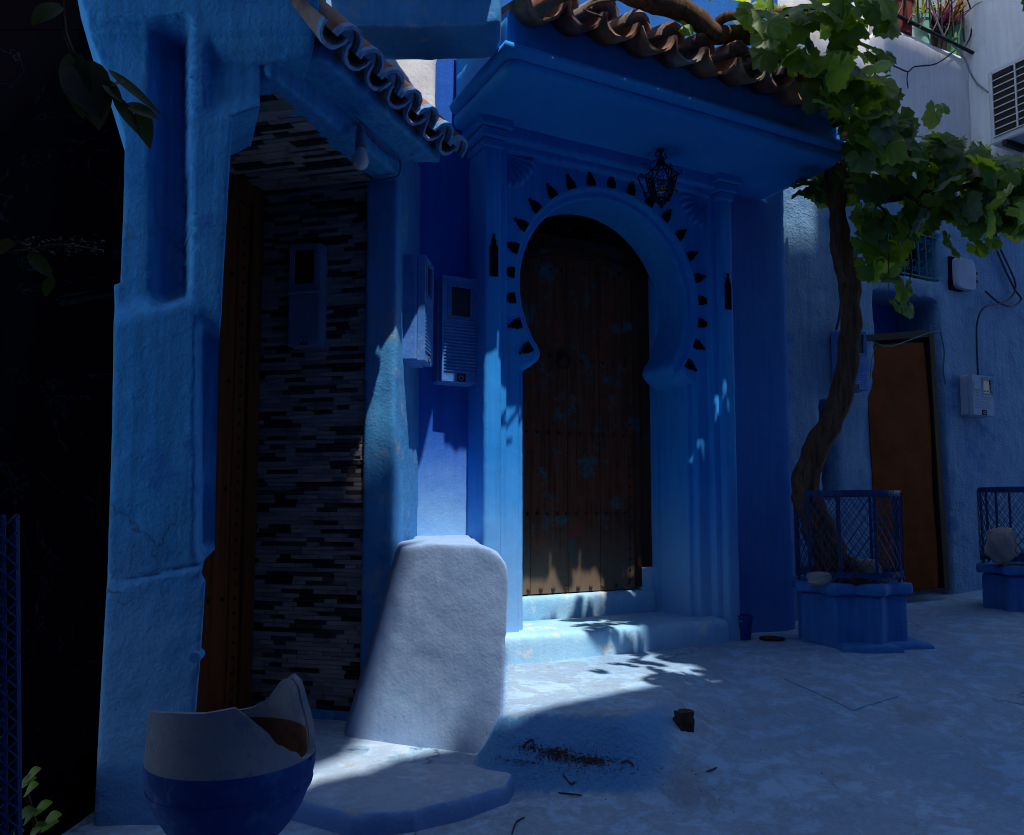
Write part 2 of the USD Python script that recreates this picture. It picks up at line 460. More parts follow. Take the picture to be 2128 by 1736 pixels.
def horseshoe(r, half, zbot, zspring=0.695, neck=0.439, seg=48):
    """Outline (x, z) of the keyhole opening: jambs, curled shoulders and a more-than-half circle."""
    a0 = math.acos(min(0.999, neck / r))
    zt = ZC - r * math.sin(a0)
    k = (zt - zspring) / 0.126
    curl = [(neck, zt), (neck - .006 * k, zt - .026 * k), (neck + .002, zt - .052 * k), (neck + .028, zt - .080 * k), (neck + .062, zt - .104 * k), (half, zspring)]
    right = [tuple(p) for p in spline(curl[::-1], 5)]
    pts = [(-half, zbot), (half, zbot)] + right[:-1]
    for a in np.linspace(-a0, math.pi + a0, seg):
        pts.append((r * math.cos(a), ZC + r * math.sin(a)))
    pts += [(-x, z) for x, z in right[:-1]][::-1]
    return Polygon(pts).buffer(0)


house = thing("blue_house", (2.47, 3.6, -0.76), "blue house with keyhole doorway, carved frame and tiled canopy", "house")
HB = -0.98
front = sbox(XP0 + 0.02 - XC, HB, XQ1 - 0.02 - XC, 2.35)
hole = horseshoe(RAD, HALF, HB - 0.1)
ring = horseshoe(RAD + 0.042, HALF + 0.042, HB - 0.1, zspring=0.70, neck=0.475)
O = np.array([XC, 0, 0])


def layer(poly, y0, y1):
    return prism(poly, O + [0, y0, 0], EX, UZ, EYd, y1 - y0)


core = layer(front.difference(hole), YR, YD - 0.07) + layer(front.difference(ring), YS, YR + 0.01)
mid = sbox(XP1 - 0.02 - XC, HB, XQ0 + 0.02 - XC, 1.98).difference(sbox(1.793 - XC, HB - 1, 3.134 - XC, 1.828))
core = core + layer(mid, YM, YS + 0.01)
part(house, "carved_front", hand(core, 0.02, 1, 0.0025, 2.5, 11, 0.0006), M["facade"], True)
top = sbox(XP1 - XC - 0.001, 1.866, XQ0 - XC + 0.001, 1.98)
part(house, "lintel_moulding", hand(layer(top, YP + 0.002, YM + 0.02), 0.022, 1, 0.002, 3, 12), M["facade"], True)
for i, (a, b) in enumerate(((XP0, XP1), (XQ0, XQ1))):
    p = part(house, "pilaster", hand(prism(sbox(a, HB, b, 1.98), [0, YP, 0], EX, UZ, EYd, 0.25), 0.022, 1, 0.003, 3, 13 + i), M["facade"], True)
    cap = [wbox([a - 0.012, YP - 0.014, 1.798], [b + 0.012, YP + 0.2, 1.842], 0.006), wbox([a - 0.028, YP - 0.032, 1.844], [b + 0.028, YP + 0.2, 1.892], 0.006),
           wbox([a - 0.045, YP - 0.05, 1.894], [b + 0.045, YP + 0.2, 1.975], 0.006)]
    part(p, "capital", cat(cap), M["facade"])
    xm = (a + b) / 2
    w = 0.022
    sl = Polygon([(xm - w, 0), (xm + w, 0), (xm + w, .15), (xm + .012, .165), (xm + .012, .185), (xm + .006, .19), (xm + .006, .215), (xm - .006, .215), (xm - .006, .19), (xm - .012, .185), (xm - .012, .165), (xm - w, .15)])
    zs = 1.136 if i == 0 else 1.142
    part(p, "dark_slot", T(prism(sl, [0, YP - 0.008, zs], EX, UZ, EYd, 0.05)), M["black"])
# side walls of the same house
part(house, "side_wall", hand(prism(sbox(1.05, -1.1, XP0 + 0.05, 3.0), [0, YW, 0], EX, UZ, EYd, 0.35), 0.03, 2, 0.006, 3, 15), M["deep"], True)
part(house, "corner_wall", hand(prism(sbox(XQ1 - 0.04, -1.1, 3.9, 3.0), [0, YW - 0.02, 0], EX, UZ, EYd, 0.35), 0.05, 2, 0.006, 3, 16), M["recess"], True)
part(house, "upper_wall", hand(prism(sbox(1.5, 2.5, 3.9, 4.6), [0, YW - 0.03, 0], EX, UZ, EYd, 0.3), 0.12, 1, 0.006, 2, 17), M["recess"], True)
part(house, "room_wall", cat([wbox([XC - 0.9, YD + 0.5, -1.0], [XC + 0.9, YD + 0.55, 2.4]), wbox([XC - 0.9, YD - .068, -1.0], [XC - 0.76, YD + .499, 2.4]), wbox([XC + 0.76, YD - .068, -1.0], [XC + 0.9, YD + .499, 2.4]),
                              wbox([XC - 0.759, YD - .068, 2.2], [XC + 0.759, YD + .499, 2.4])]), M["black"])

# stepped merlon cut-outs round the arch and two fan shells
mer = Polygon([(-.028, 0), (.028, 0), (.026, .035), (.017, .042), (.017, .056), (.008, .061), (.007, .082), (-.007, .082), (-.008, .061), (-.017, .056), (-.017, .042), (-.026, .035)])
for k, a in enumerate(np.linspace(math.radians(-33), math.radians(213), 21)):
    er = np.array([math.cos(a), 0, math.sin(a)]); et = np.array([-math.sin(a), 0, math.cos(a)])
    rr = RAD + 0.058
    part(house, "dark_merlon", T(prism(mer, np.array([XC, YS - 0.009, ZC]) + er * rr, et, er, EYd, 0.03)), M["black"])
for sx in (-1, 1):
    cx = 1.80 if sx < 0 else 3.127
    pieces = []
    for k in range(6):
        a0, a1 = (k * 15 + 1) * math.pi / 180, (k * 15 + 14) * math.pi / 180
        am = (a0 + a1) / 2
        R0, R1 = 0.03, 0.175
        pts = []
        for aa, rr, dd in ((a0, R0, 0), (a1, R0, 0), (a0, R1, 0), (a1, R1, 0), (am, R1 + .012, .002), (am, R0, .004), (am, R1 * .9, .032), (a0 + .03, R1 * .9, .01), (a1 - .03, R1 * .9, .01)):
            pts.append([cx - sx * rr * math.cos(aa), YS - dd, 1.824 - rr * math.sin(aa)])
            pts.append([cx - sx * rr * math.cos(aa), YS + .02, 1.824 - rr * math.sin(aa)])
        pieces.append(Manifold.hull_points(np.array(pts)))
    part(house, "fan_shell", cat(pieces), M["facade"], 25)

part(house, "jamb_lining", hand(prism(sbox(XC + HALF + .001, HB, XC + HALF + .12, 1.45), [0, YD - .09, 0], EX, UZ, EYd, .16), .03, 1, .002, 3, 23), M["facade"], True)
# steps
stp = prism(sbox(XP0 + 0.1, -1.05, XQ0 - 0.005, -0.632), [0, YP - 0.03, 0], EX, UZ, EYd, 0.46)
part(house, "door_step", hand(stp, 0.03, 4, 0.006, 3, 21), M["step"], True)
sil = prism(sbox(XC - HALF - 0.02, -0.9, XC + HALF + 0.02, -0.508), [0, YD - 0.045, 0], EX, UZ, EYd, 0.3)
part(house, "door_sill", hand(sil, 0.03, 3, 0.004, 3, 22), M["step"], True)

# door: leaf of wide planks under a segmental frame, with rows of studs, ring, and an iron fanlight
XL, XR_ = XC - HALF - 0.01, XC + HALF + 0.01
fr = 0.075


def door_top(x):
    return 1.485 - (0.42 if x > 2.42 else 0.8) * (x - 2.42) ** 2


xa, xb = XL - 0.1, XC + HALF - 0.125
arc = [(x, door_top(x)) for x in np.linspace(xa, xb, 24)]
backp = Polygon([(xa, -0.495), (xb, -0.495)] + arc[::-1])
door = part(house, "door", T(prism(backp, [0, YD + 0.03, 0], EX, UZ, EYd, 0.03)), M["wood"])
edges = [xa, 1.945, 2.215, 2.465, 2.735, xb]
edges = [onY(u, 1000, YD)[0] for u in (1060, 1102, 1180, 1247, 1306)] + [xb]
edges[0] = xa
for a, b in zip(edges[:-1], edges[1:]):
    xx = np.linspace(a + 0.002, b - 0.002, 8)
    pl = Polygon([(a + 0.002, -0.50), (b - 0.002, -0.50)] + [(x, door_top(x) - 0.003) for x in xx[::-1]])
    part(door, "plank", T(prism(pl, [0, YD + float(rng.uniform(-.003, .003)), 0], EX, UZ, EYd, 0.028)), M["wood"])
studs = []


def stud(x, z, r=0.011, y=YD):
    s = trimesh.creation.icosphere(1, r); s.apply_scale([1, .7, 1]); s.apply_translation([x, y - 0.002, z]); return s


for u0, v0, u1, v1, n in ((1098, 738, 1296, 760, 10), (1094, 898, 1296, 906, 10), (1096, 1070, 1300, 1068, 11), (1098, 1226, 1305, 1216, 9), (1096, 556, 1286, 572, 9)):
    for t in np.linspace(0, 1, n):
        q = onY(u0 + (u1 - u0) * t, v0 + (v1 - v0) * t, YD)
        part(door, "stud", stud(q[0], q[2], 0.013 if v0 > 1200 else 0.011), M["rust"] if v0 > 1200 else M["stud"])
for v in np.linspace(585, 1205, 30):
    q = onY(1309, v, YD)
    part(door, "stud", stud(q[0], q[2], 0.009), M["stud"])
q = onY(1166, 738, YD)
an = np.linspace(0, 2 * math.pi, 25)
part(door, "ring_knocker", tube(np.stack([q[0] + .042 * np.cos(an), YD - .022 + 0 * an, q[2] - .04 + .042 * np.sin(an)], 1), 0.006, 6), M["iron"])
part(door, "knocker_plate", cat([trimesh.creation.cylinder(0.02, 0.02, transform=trimesh.transformations.translation_matrix([q[0], YD - 0.005, q[2]]) @ trimesh.transformations.rotation_matrix(math.pi / 2, [1, 0, 0]))]), M["iron"])
# frame round the leaf
rim_o = [(x, door_top(x) + 0.035) for x in np.linspace(xa, xb + 0.012, 24)]
rim = Polygon([(xb + 0.002, -0.49)] + [(x, z + .002) for x, z in arc[::-1]] + rim_o + [(xb + 0.036, door_top(xb)), (xb + 0.036, -0.49)]).buffer(0)
part(house, "door_rim", T(prism(rim, [0, YD - 0.02, 0], EX, UZ, EYd, 0.05)), M["doorframe"])
frame = sbox(XL - 0.2, -0.38, XC + HALF + 0.2, 1.575).difference(Polygon(list(rim_o) + [(xb + 0.037, door_top(xb)), (xb + 0.037, -0.6), (xa - 0.2, -0.6), (xa - 0.2, door_top(xa) + .03)]).buffer(0.001))
part(house, "door_frame", T(prism(frame, [0, YD - 0.004, 0], EX, UZ, EYd, 0.06)), M["doorframe"])
part(house, "sill_end", wbox([xb + .04, YD - .02, -.52], [XC + HALF + .002, YD + .05, -.374], .004), M["step"])
# fanlight grille: two rails, uprights, paired scrolls
gz0, gz1, gy = 1.582, 1.745, YD - 0.01


def scroll(c, r, a0, turns, hand_, y, n=22):
    t = np.linspace(0, 1, n)
    rr = r * (1 - 0.72 * t)
    a = a0 + hand_ * turns * 2 * math.pi * t
    return np.stack([c[0] + rr * np.cos(a), np.full(n, y), c[1] + rr * np.sin(a)], 1)


fan = part(house, "fanlight_grille", cat([tube([[XL - .2, gy, z], [XR_ + .2, gy, z]], 0.008, 6) for z in (gz0, gz1, gz1 + .10)]), M["iron"])
for k in range(6):
    x = 1.90 + k * 0.222
    part(fan, "upright", tube([[x, gy, gz0], [x, gy, gz1 + .1]], 0.007, 6), M["iron"])
    for sx in (-1, 1):
        for sz in (-1, 1):
            cx, cz = x + sx * 0.055, (gz0 + gz1) / 2 + sz * 0.040
            part(fan, "scroll", tube(scroll((cx, cz), 0.038, math.pi / 2 if sz > 0 else -math.pi / 2, 1.25, -sx * sz, gy), 0.0045, 5), M["iron"])

# canopy: soffit slab, roll moulding, fascia, barrel tiles
CX0, CX1, CY0, CZ = 1.54, 3.70, 3.03, 1.938
slab = prism(sbox(CX0, CZ, CX1, CZ + 0.07), [0, CY0, 0], EX, UZ, EYd, 0.66)
part(house, "canopy_soffit", hand(slab, 0.04, 2, 0.003, 2.5, 31), M["canopy"], True)
fas = prism(sbox(CX0 + 0.012, CZ + 0.06, CX1 - 0.012, CZ + 0.30), [0, CY0 + 0.015, 0], EX, UZ, EYd, 0.64)
part(house, "canopy_fascia", hand(fas, 0.04, 2, 0.003, 2.5, 32), M["canopy"], True)
roll = tube([[CX1 + .005, CY0 + .6, CZ + .085], [CX1 + .005, CY0 - .005, CZ + .085], [CX0 - .005, CY0 - .005, CZ + .085], [CX0 - .005, CY0 + .6, CZ + .085]], 0.028, 10)


def sweep_rect(pts, prof):
    """Mitred sweep of a closed profile [(out, up)] along a horizontal path, out = to the left of travel."""
    P = np.asarray(pts, float); V = []
    for i in range(len(P)):
        d0 = P[i] - P[i - 1] if i else P[1] - P[0]
        d1 = P[i + 1] - P[i] if i < len(P) - 1 else d0
        d0, d1 = d0 / np.linalg.norm(d0), d1 / np.linalg.norm(d1)
        n0, n1 = np.array([-d0[1], d0[0], 0]), np.array([-d1[1], d1[0], 0])
        m = n0 + n1; m = m / np.dot(m, m) * 2
        V += [P[i] + m * o + UZ * u for o, u in prof]
    k = len(prof); F = []
    for i in range(len(P) - 1):
        for j in range(k):
            a, b = i * k + j, i * k + (j + 1) % k
            F += [[a, b, b + k], [a, b + k, a + k]]
    return trimesh.Trimesh(np.array(V), np.array(F), process=False)


prof = [(-.02, -.03), (.012, -.028), (.03, -.012), (.036, .006), (.03, .022), (.012, .034), (-.02, .036)]
part(house, "canopy_moulding", sweep_rect([[CX0, CY0 + .6, CZ + .085], [CX0, CY0, CZ + .085], [CX1, CY0, CZ + .085], [CX1, CY0 + .6, CZ + .085]], [(-o, u) for o, u in prof][::-1]), M["canopy"], 40)


def barrel(o, axis, up, r0, r1, length, thick, a0=0.0, span=math.pi, n=9, jag=0.0, seed=0):
    """Half-pipe tile: open shell from o along axis; 'up' is where its back points; tapers r0 to r1."""
    axis = axis / np.linalg.norm(axis)
    up = up - axis * np.dot(up, axis); up /= np.linalg.norm(up)
    side = np.cross(axis, up)
    g = np.random.default_rng(seed)
    A = a0 + np.linspace(0, span, n)
    V = []
    for s, r in ((0, r0), (0.35, r0 + (r1 - r0) * .35), (1, r1)):
        for t in (0, thick):
            for a in A:
                j = g.normal(0, jag) if s == 0 else 0
                V.append(o + axis * (s * length + j) + (r - t) * (math.cos(a) * side + math.sin(a) * up))
    V = np.array(V); F = []
    for s in range(2):
        b = s * 2 * n
        for k in range(n - 1):
            p = b + k; F += [[p, p + 1, p + 2 * n + 1], [p, p + 2 * n + 1, p + 2 * n]]
            p = b + n + k; F += [[p, p + 2 * n + 1, p + 1], [p, p + 2 * n, p + 2 * n + 1]]
        for k in (0, n - 1):
            p = b + k; F += [[p, p + 2 * n, p + 3 * n], [p, p + 3 * n, p + n]]
    for b in (0, 4 * n):
        for k in range(n - 1):
            p = b + k; F += [[p, p + n, p + n + 1], [p, p + n + 1, p + 1]]
    m = trimesh.Trimesh(V, np.array(F), process=False)
    m.fix_normals()
    return m


def tilemat(name, a, b, c):
    return look(name, {"g": ("geometry", {}), "n": ("noise_texture", {"scale": 14.0, "detail": 8.0, "roughness": 0.7}), "n2": ("noise_texture", {"scale": 4.0, "detail": 4.0}),
                       "r": ("rgb_ramp", {"ramp": [(0.36, a), (0.6, b)]}), "r2": ("rgb_ramp", {"ramp": [(0.52, (0, 0, 0)), (0.66, (1, 1, 1))]}), "m": ("mix", {"color2": c}),
                       "b": ("bump", {"strength": 0.7, "distance": 0.008}), "p": ("principled_bsdf", {"roughness": 0.9, "specular_ior_level": 0.2})},
                [("g.position", "n.vector"), ("g.position", "n2.vector"), ("n.fac", "r.fac"), ("n2.fac", "r2.fac"), ("r2.color", "m.fac"), ("r.color", "m.color1"), ("m.color", "p.base_color"),
                 ("n.fac", "b.height"), ("b.normal", "p.normal")], "p.BSDF")


M["tile"] = [tilemat("terracotta_worn", (0.10, 0.055, 0.042), (0.26, 0.135, 0.09), (0.22, 0.19, 0.17)), tilemat("terracotta_orange", (0.18, 0.075, 0.04), (0.28, 0.135, 0.08), (0.22, 0.17, 0.14)),
             tilemat("terracotta_dark", (0.06, 0.035, 0.035), (0.17, 0.075, 0.06), (0.22, 0.20, 0.19))]
down = np.array([0, -1, -0.30]); down /= np.linalg.norm(down)
upt = np.array([0, -0.30, 1.0]); upt /= np.linalg.norm(upt)
TP = 0.198
for k in range(10):
    x = 1.65 + k * TP
    dy, dz = rng.uniform(-.02, .02), rng.uniform(-.008, .008)
    o = np.array([x, 2.86 + dy, 2.222 + dz])
    part(house, "roof_tile", barrel(o, -down, -upt, 0.096, 0.082, 0.62, 0.013, jag=0.005, seed=k), M["tile"][(k * 2) % 3], 40)
    if k < 9 or True:
        o = np.array([x + TP / 2, 2.885 + rng.uniform(-.025, .02), 2.228 + rng.uniform(-.006, .006)])
        ax = -down + np.array([rng.uniform(-.04, .04), 0, 0])
        part(house, "roof_tile", barrel(o, ax, upt, 0.078, 0.066, 0.62, 0.013, jag=0.005, seed=50 + k), M["tile"][(k + 1) % 3], 40)
part(house, "roof_bed", T(prism(Polygon([(CY0 + .03, CZ + .30), (CY0 + .64, CZ + .46), (CY0 + .64, CZ + .25), (CY0 + .04, CZ + .25)]), [CX0 + .02, 0, 0], EYd, UZ, EX, CX1 - CX0 - .04)), M["canopy"])

# ------------------------------------------------------------------ the house with the tiled niche
def v2(x, y):
    return np.array([x, y, 0.0])


TD, TN = v2(-.752, .659), v2(-.659, -.752)          # along the niche's tiled wall, and out of it
LD, LN = v2(.747, .665), v2(.665, -.747)            # along the eave, and out into the lane
A, Bc, W1E = v2(1.123, 3.30), v2(1.007, 3.401), v2(1.40, 3.73)
Cc = Bc + TD * 0.518
S = 1.08
E_ = deep(919, 344, 3.51); Q_ = deep(835.5, 332, 3.45)
ZEAVE = 1.545
E_[2] = Q_[2] = ZEAVE
niche = thing("niche_house", (0.9, 3.2, -0.95), "blue house with tiled doorway niche, rough pier and tiled eave", "house")


def plan(pts, z0, z1):
    return prism(Polygon([p[:2] for p in pts]), [0, 0, z0], EX, EYd, UZ, z1 - z0)


col = plan([A, W1E, W1E + [0.0, .5, 0], Bc + [.15, .7, 0], Bc - TN * .14 + TD * .0, Bc], -1.1, 1.72)
part(niche, "corner_column", hand(col, 0.02, 3, 0.006, 3.0, 41, 0.0015), M["column"], True)
tw0, tw1 = Bc - TN * .035, Cc - TN * .035
tiled = part(niche, "tiled_wall", T(plan([tw0 - TD * .05, tw1 + TD * .2, tw1 + TD * .2 - TN * .1, tw0 - TN * .1 - TD * .05], -1.05, 1.6)), M["black"])
part(niche, "skirting", hand(plan([tw0, tw1, tw1 + TN * .02, tw0 + TN * .02], -1.05, -0.885), 0.03, 2, 0.004, 5, 43), M["column"], True)


def marble(name, a, b, vein, sc=6.0, rough=0.35):
    return look(name, {"g": ("geometry", {}), "o": ("object_info", {}), "mp": ("mapping", {"scale": (1.0, 1.0, 3.5)}),
                       "n": ("noise_texture", {"scale": sc, "detail": 8.0, "roughness": 0.7, "distortion": 1.2}),
                       "r": ("rgb_ramp", {"ramp": [(0.30, vein), (0.45, a), (0.7, b)]}), "b": ("bump", {"strength": 0.5, "distance": 0.006}),
                       "p": ("principled_bsdf", {"roughness": rough, "specular_ior_level": 0.12})},
                [("g.position", "mp.vector"), ("mp.vector", "n.vector"), ("n.fac", "r.fac"), ("r.color", "p.base_color"), ("n.fac", "b.height"), ("b.normal", "p.normal")], "p.BSDF")


M["strip"] = [marble("strip_lilac", (0.23, 0.195, 0.20), (0.32, 0.275, 0.28), (0.08, 0.07, 0.085)), marble("strip_grey", (0.16, 0.138, 0.142), (0.24, 0.21, 0.215), (0.04, 0.036, 0.045)),
              marble("strip_dark", (0.022, 0.019, 0.023), (0.05, 0.044, 0.05), (0.006, 0.005, 0.006)), marble("strip_brown", (0.045, 0.036, 0.038), (0.09, 0.075, 0.08), (0.02, 0.016, 0.018))]


def strips(parent, o, ex, ez, en, width, height, rowh, lens, g, cap):
    made, rest = 0, []
    z = 0.0; row = 0
    while z < height - 0.004:
        x = -g.uniform(0, .12)
        while x < width:
            w = g.uniform(*lens)
            a, b = max(x, 0), min(x + w, width)
            if b - a > 0.008:
                kind = int(g.choice(4, p=[.46, .22, .21, .11]))
                thin = 0.78 if kind == 2 and g.random() < .7 else 1.0
                pr = g.uniform(.006, .016)
                m = obox(o, ex, ez, en, [a + .0006, z + .0006, -.002], [b - .0006, z + rowh * thin - .0006, pr], 0.0)
                if made < cap:
                    part(parent, "stone_strip", m, M["strip"][kind]); made += 1
                else:
                    rest.append((kind, m))
            x += w
        z += rowh; row += 1
    for kind in range(4):
        ms = [m for k, m in rest if k == kind]
        if ms:
            part(parent, "stone_strip_field", cat(ms), M["strip"][kind], kind="stuff")


g = np.random.default_rng(3)
strips(tiled, tw1 + TD * .1 + UZ * -0.885, -TD, UZ, TN, 0.62, 2.345, 0.0190, (.055, .16), g, 300)
# ceiling of the niche
ZCEIL = 1.462
nb = Cc - LD * .7
ceil_ = part(niche, "tiled_ceiling", T(plan([Bc + TN * .0, Cc + TD * .2, Cc + TD * .2 + TN * .80, Bc + TN * .80, Q_ - LN * .05], ZCEIL + .006, ZCEIL + .1)), M["black"])
strips(ceil_, Cc + TD * .1 + UZ * (ZCEIL + .006), -TD, TN, -UZ, 0.64, 0.78, 0.034, (.10, .30), g, 110)

# niche back wall with the planked door
dn = LN                                              # the door faces the lane
d0 = Cc - LD * 0.0
part(niche, "niche_back_wall", T(plan([Cc + LD * .2 - LN * .06, Cc - LD * .66 - LN * .06, Cc - LD * .66 - LN * .2, Cc + LD * .2 - LN * .2], -1.05, 1.6)), M["recess"])
jw = 0.075
part(niche, "door_jamb", obox(Cc, -LD, LN, UZ, [0.0, -.06, -1.02], [jw, .012, ZCEIL], .004), M["redwood2"])
part(niche, "door_head", obox(Cc, -LD, LN, UZ, [jw + .001, -.06, ZCEIL - .10], [.64, .010, ZCEIL - .001], .004), M["redwood2"])
leaf_ = part(niche, "planked_door", obox(Cc, -LD, LN, UZ, [jw, -.05, -0.96], [.64, -.028, ZCEIL - .10], 0), M["redwood2"])
x = jw + .002
k = 0
while x < .60:
    w = 0.105 if k else 0.07
    part(leaf_, "plank", obox(Cc, -LD, LN, UZ, [x, -.03, -0.955], [x + w - .004, -.008 - .003 * (k % 2), ZCEIL - .102], .004), M["redwood"])
    x += w; k += 1


def dstud(a, z, r=.011):
    s = trimesh.creation.icosphere(1, r); s.apply_translation(Cc - LD * a - LN * .008 + UZ * z); return s


for z in np.linspace(-.85, 1.25, 34):
    part(leaf_, "stud", dstud(jw + .035, z, .009), M["iron"])
for z in (-.9, -.42, .05, .52, 1.0):
    for a in np.arange(jw + .11, .58, .085):
        part(leaf_, "stud", dstud(a, z + .02, .010), M["iron"])

# lintel and eave
part(niche, "lintel_beam", hand(T_ := plan([Q_ - LD * .90, Q_ + LD * .02, Q_ + LD * .02 - LN * .14, Q_ - LD * .90 - LN * .14], ZCEIL - .003, ZEAVE + .02), 0.025, 3, 0.006, 3, 44), M["pillar"], True)
EL = 0.92
eave = plan([Q_ - LD * EL - LN * .03, Q_ + LD * .03 - LN * .03, E_ + LD * .0, E_ - LD * EL], ZEAVE, ZEAVE + .065)
part(niche, "eave_board", hand(eave, 0.025, 2, 0.004, 3, 45), M["pillar"], True)
part(niche, "eave_bed", T(prism(Polygon([(-.01, .05), (-.01, .067), (-.27, .31), (-.27, .05)]), E_ - LD * EL, LN, UZ, LD, EL - .03)), M["pillar"])
dwn = LN - UZ * 1.0; dwn /= np.linalg.norm(dwn)
upn = UZ + LN * 1.0; upn /= np.linalg.norm(upn)
M["rim"] = plaster("painted_rim", (0.10, 0.24, 0.50), (0.16, 0.32, 0.56), scale=8, bump=0.5)
t0 = onP(747, 62, E_, LN)
pt = 0.148
for k in range(7):
    base = E_ - LD * (pt * k + 0.02) + LN * .070 + UZ * 0.048
    tl = part(niche, "roof_tile", barrel(base, -dwn, upn, 0.068, 0.060, 0.36, 0.011, seed=100 + k, n=10), M["tile"][1], 40)
    part(tl, "painted_rim", barrel(base + dwn * .012, -dwn, upn, 0.070, 0.069, 0.022, 0.013, seed=100 + k, n=12, jag=.002), M["rim"], 40)
    pa = np.linspace(0, math.pi, 12)
    part(tl, "mortar_plug", T(prism(Polygon([(.055 * math.cos(a), .055 * math.sin(a)) for a in pa]), base - dwn * .022, np.cross(-dwn, upn), upn, -dwn, .02)), M["rim"])
    base2 = base - LD * pt / 2 + upn * .016
    tl = part(niche, "roof_tile", barrel(base2, -dwn, -upn, 0.066, 0.058, 0.36, 0.011, seed=200 + k, n=10), M["tile"][0 if k % 2 else 2], 40)
    part(tl, "painted_rim", barrel(base2 + dwn * .010, -dwn, -upn, 0.068, 0.067, 0.022, 0.012, seed=200 + k, n=12, jag=.002), M["rim"], 40)

# rough pier and the wall over it, built as one frontal mass with worked relief
ZP = 2.57


def fr(u, v, Z=ZP):
    p = deep(u, v, Z); return np.array([np.dot(p, RV), p[2]])


out = [(150, -60), (185, 60), (222, 150), (258, 270), (255, 400), (248, 578), (234, 582), (236, 632), (232, 900), (222, 1200), (205, 1500), (190, 1800), (190, 1900),
       (402, 1900), (405, 1600), (408, 1480), (420, 1330), (428, 1206), (416, 1200), (427, 1165), (450, 1145), (452, 1040), (456, 800), (463, 600), (476, 380), (485, 240), (500, 232), (543, 212), (545, 120),
       (652, 104), (662, 40), (668, -60)]
pier_poly = Polygon([fr(*p) for p in out]).buffer(-0.008).buffer(0.008)
pm = hand(prism(pier_poly, FV * ZP, RV, UZ, FV - RV * .43, 0.34), 0.016, 2, 0.0, 3, 46, 0.0)
nv = pm.vertices.copy()
uu, vv = project(nv)
front_side = np.clip(1 - (nv @ FV - ZP) / 0.10, 0, 1)
up_ = 1 - sstep(vv, 585 + 0.3 * (345 - uu), 650 + 0.3 * (345 - uu))
lo_ = sstep(vv, 640, 700)
groove = sstep(uu, 305, 356) * (1 - sstep(uu, 389, 396))
d = (0.17 * groove + 0.05 * (1 - sstep(uu, 346, 394)) * (1 - groove)) * up_ * sstep(vv, 28, 50)
d = d + 0.11 * sstep(uu, 404, 430) * lo_ * (1 - sstep(vv, 1120, 1190))
d = d + 0.045 * sstep(uu, 425, 440) * (1 - sstep(vv, 180, 260)) * sstep(vv, 60, 130)
d = d + 0.0 * (1 - sstep(uu, 300, 316)) * sstep(uu, 262, 300) * sstep(vv, 860, 960) * (1 - sstep(vv, 1120, 1200))
ckl = 1210 + (uu - 262) * (1195 - 1232) / (425 - 262)
d = d + 0.012 * np.exp(-((vv - ckl) / 5.0) ** 2) * (uu > 262) + 0.014 * (vv < ckl) * sstep(vv, 1100, 1210)
d = d + 0.012 * fbm(nv, 4.0, 61) * 2 + 0.002 * fbm(nv, 16.0, 62, 3) * 2
pm.vertices = nv + (FV - .43 * RV) * (d * front_side)[:, None]
part(niche, "rough_pier", pm, M["pillar"], True)
# drain stub on the pier
c = deep(402, 1364, ZP - .005)
part(niche, "drain_stub", cat([tube([c + FV * .05, c - FV * .03 + RV * .016], 0.017, 12)]), M["column"])
# overhanging beam above
bm = hand(prism(Polygon([fr(640, -420, 3.2), fr(690, 54, 3.2), fr(850, 58, 3.2), fr(1022, 54, 3.2), fr(1040, 40, 3.2), fr(1048, -420, 3.2)]), FV * 3.2, RV, UZ, FV, 0.26), 0.03, 3, 0.006, 3, 47)
part(niche, "overhead_beam", bm, M["column"], True)
part(niche, "overhead_eave", obox(FV * 3.2, RV, UZ, FV, [-.95, 2.52, -.24], [.0, 2.60, .5], .006), M["column"])  # unseen slab, added to shade the beam front and the wall below
part(niche, "pale_gable", hand(prism(sbox(1.055, 1.75, 1.46, 3.2), [0, YW - .02, 0], EX, UZ, EYd, .1), .04, 2, .012, 4, 51), M["white"], True)

# pale buttress with a spreading foot
P2, P3 = deep(721, 1515, 3.31), deep(1048, 1556, 3.0)
bd = v2(*(P3 - P2)[:2]); blen = np.linalg.norm(bd); bd /= blen
bn = v2(bd[1], -bd[0])
if np.dot(bn, FV) > 0:
    bn = -bn


def bp(u, v):
    p = onP(u, v, P2, bn); return (np.dot(p - P2, bd), p[2])


bpoly = Polygon([bp(705, 1560), bp(721, 1512), bp(770, 1350), bp(806, 1230), bp(834, 1138), bp(900, 1126), bp(1000, 1132), bp(1034, 1146), bp(1054, 1172), bp(1058, 1200), bp(1052, 1330), bp(1047, 1480), bp(1046, 1640), bp(705, 1640)])
bdep = v2(.25, .84)
bt = hand(prism(bpoly, v2(*P2[:2]), bd, UZ, bdep, 0.55), 0.018, 2, 0.012, 2.4, 48, 0.0012)
part(niche, "buttress", bt, M["buttress"], True)
# ledge behind it
lg = plan([P2 + bd * .34 + bdep * .3, P3 - bd * .05 + bdep * .3, v2(1.68, 3.72), v2(1.36, 3.72)], -1.0, -0.15)
part(niche, "ledge", hand(lg, 0.025, 4, 0.006, 3, 49), M["buttress"], True)

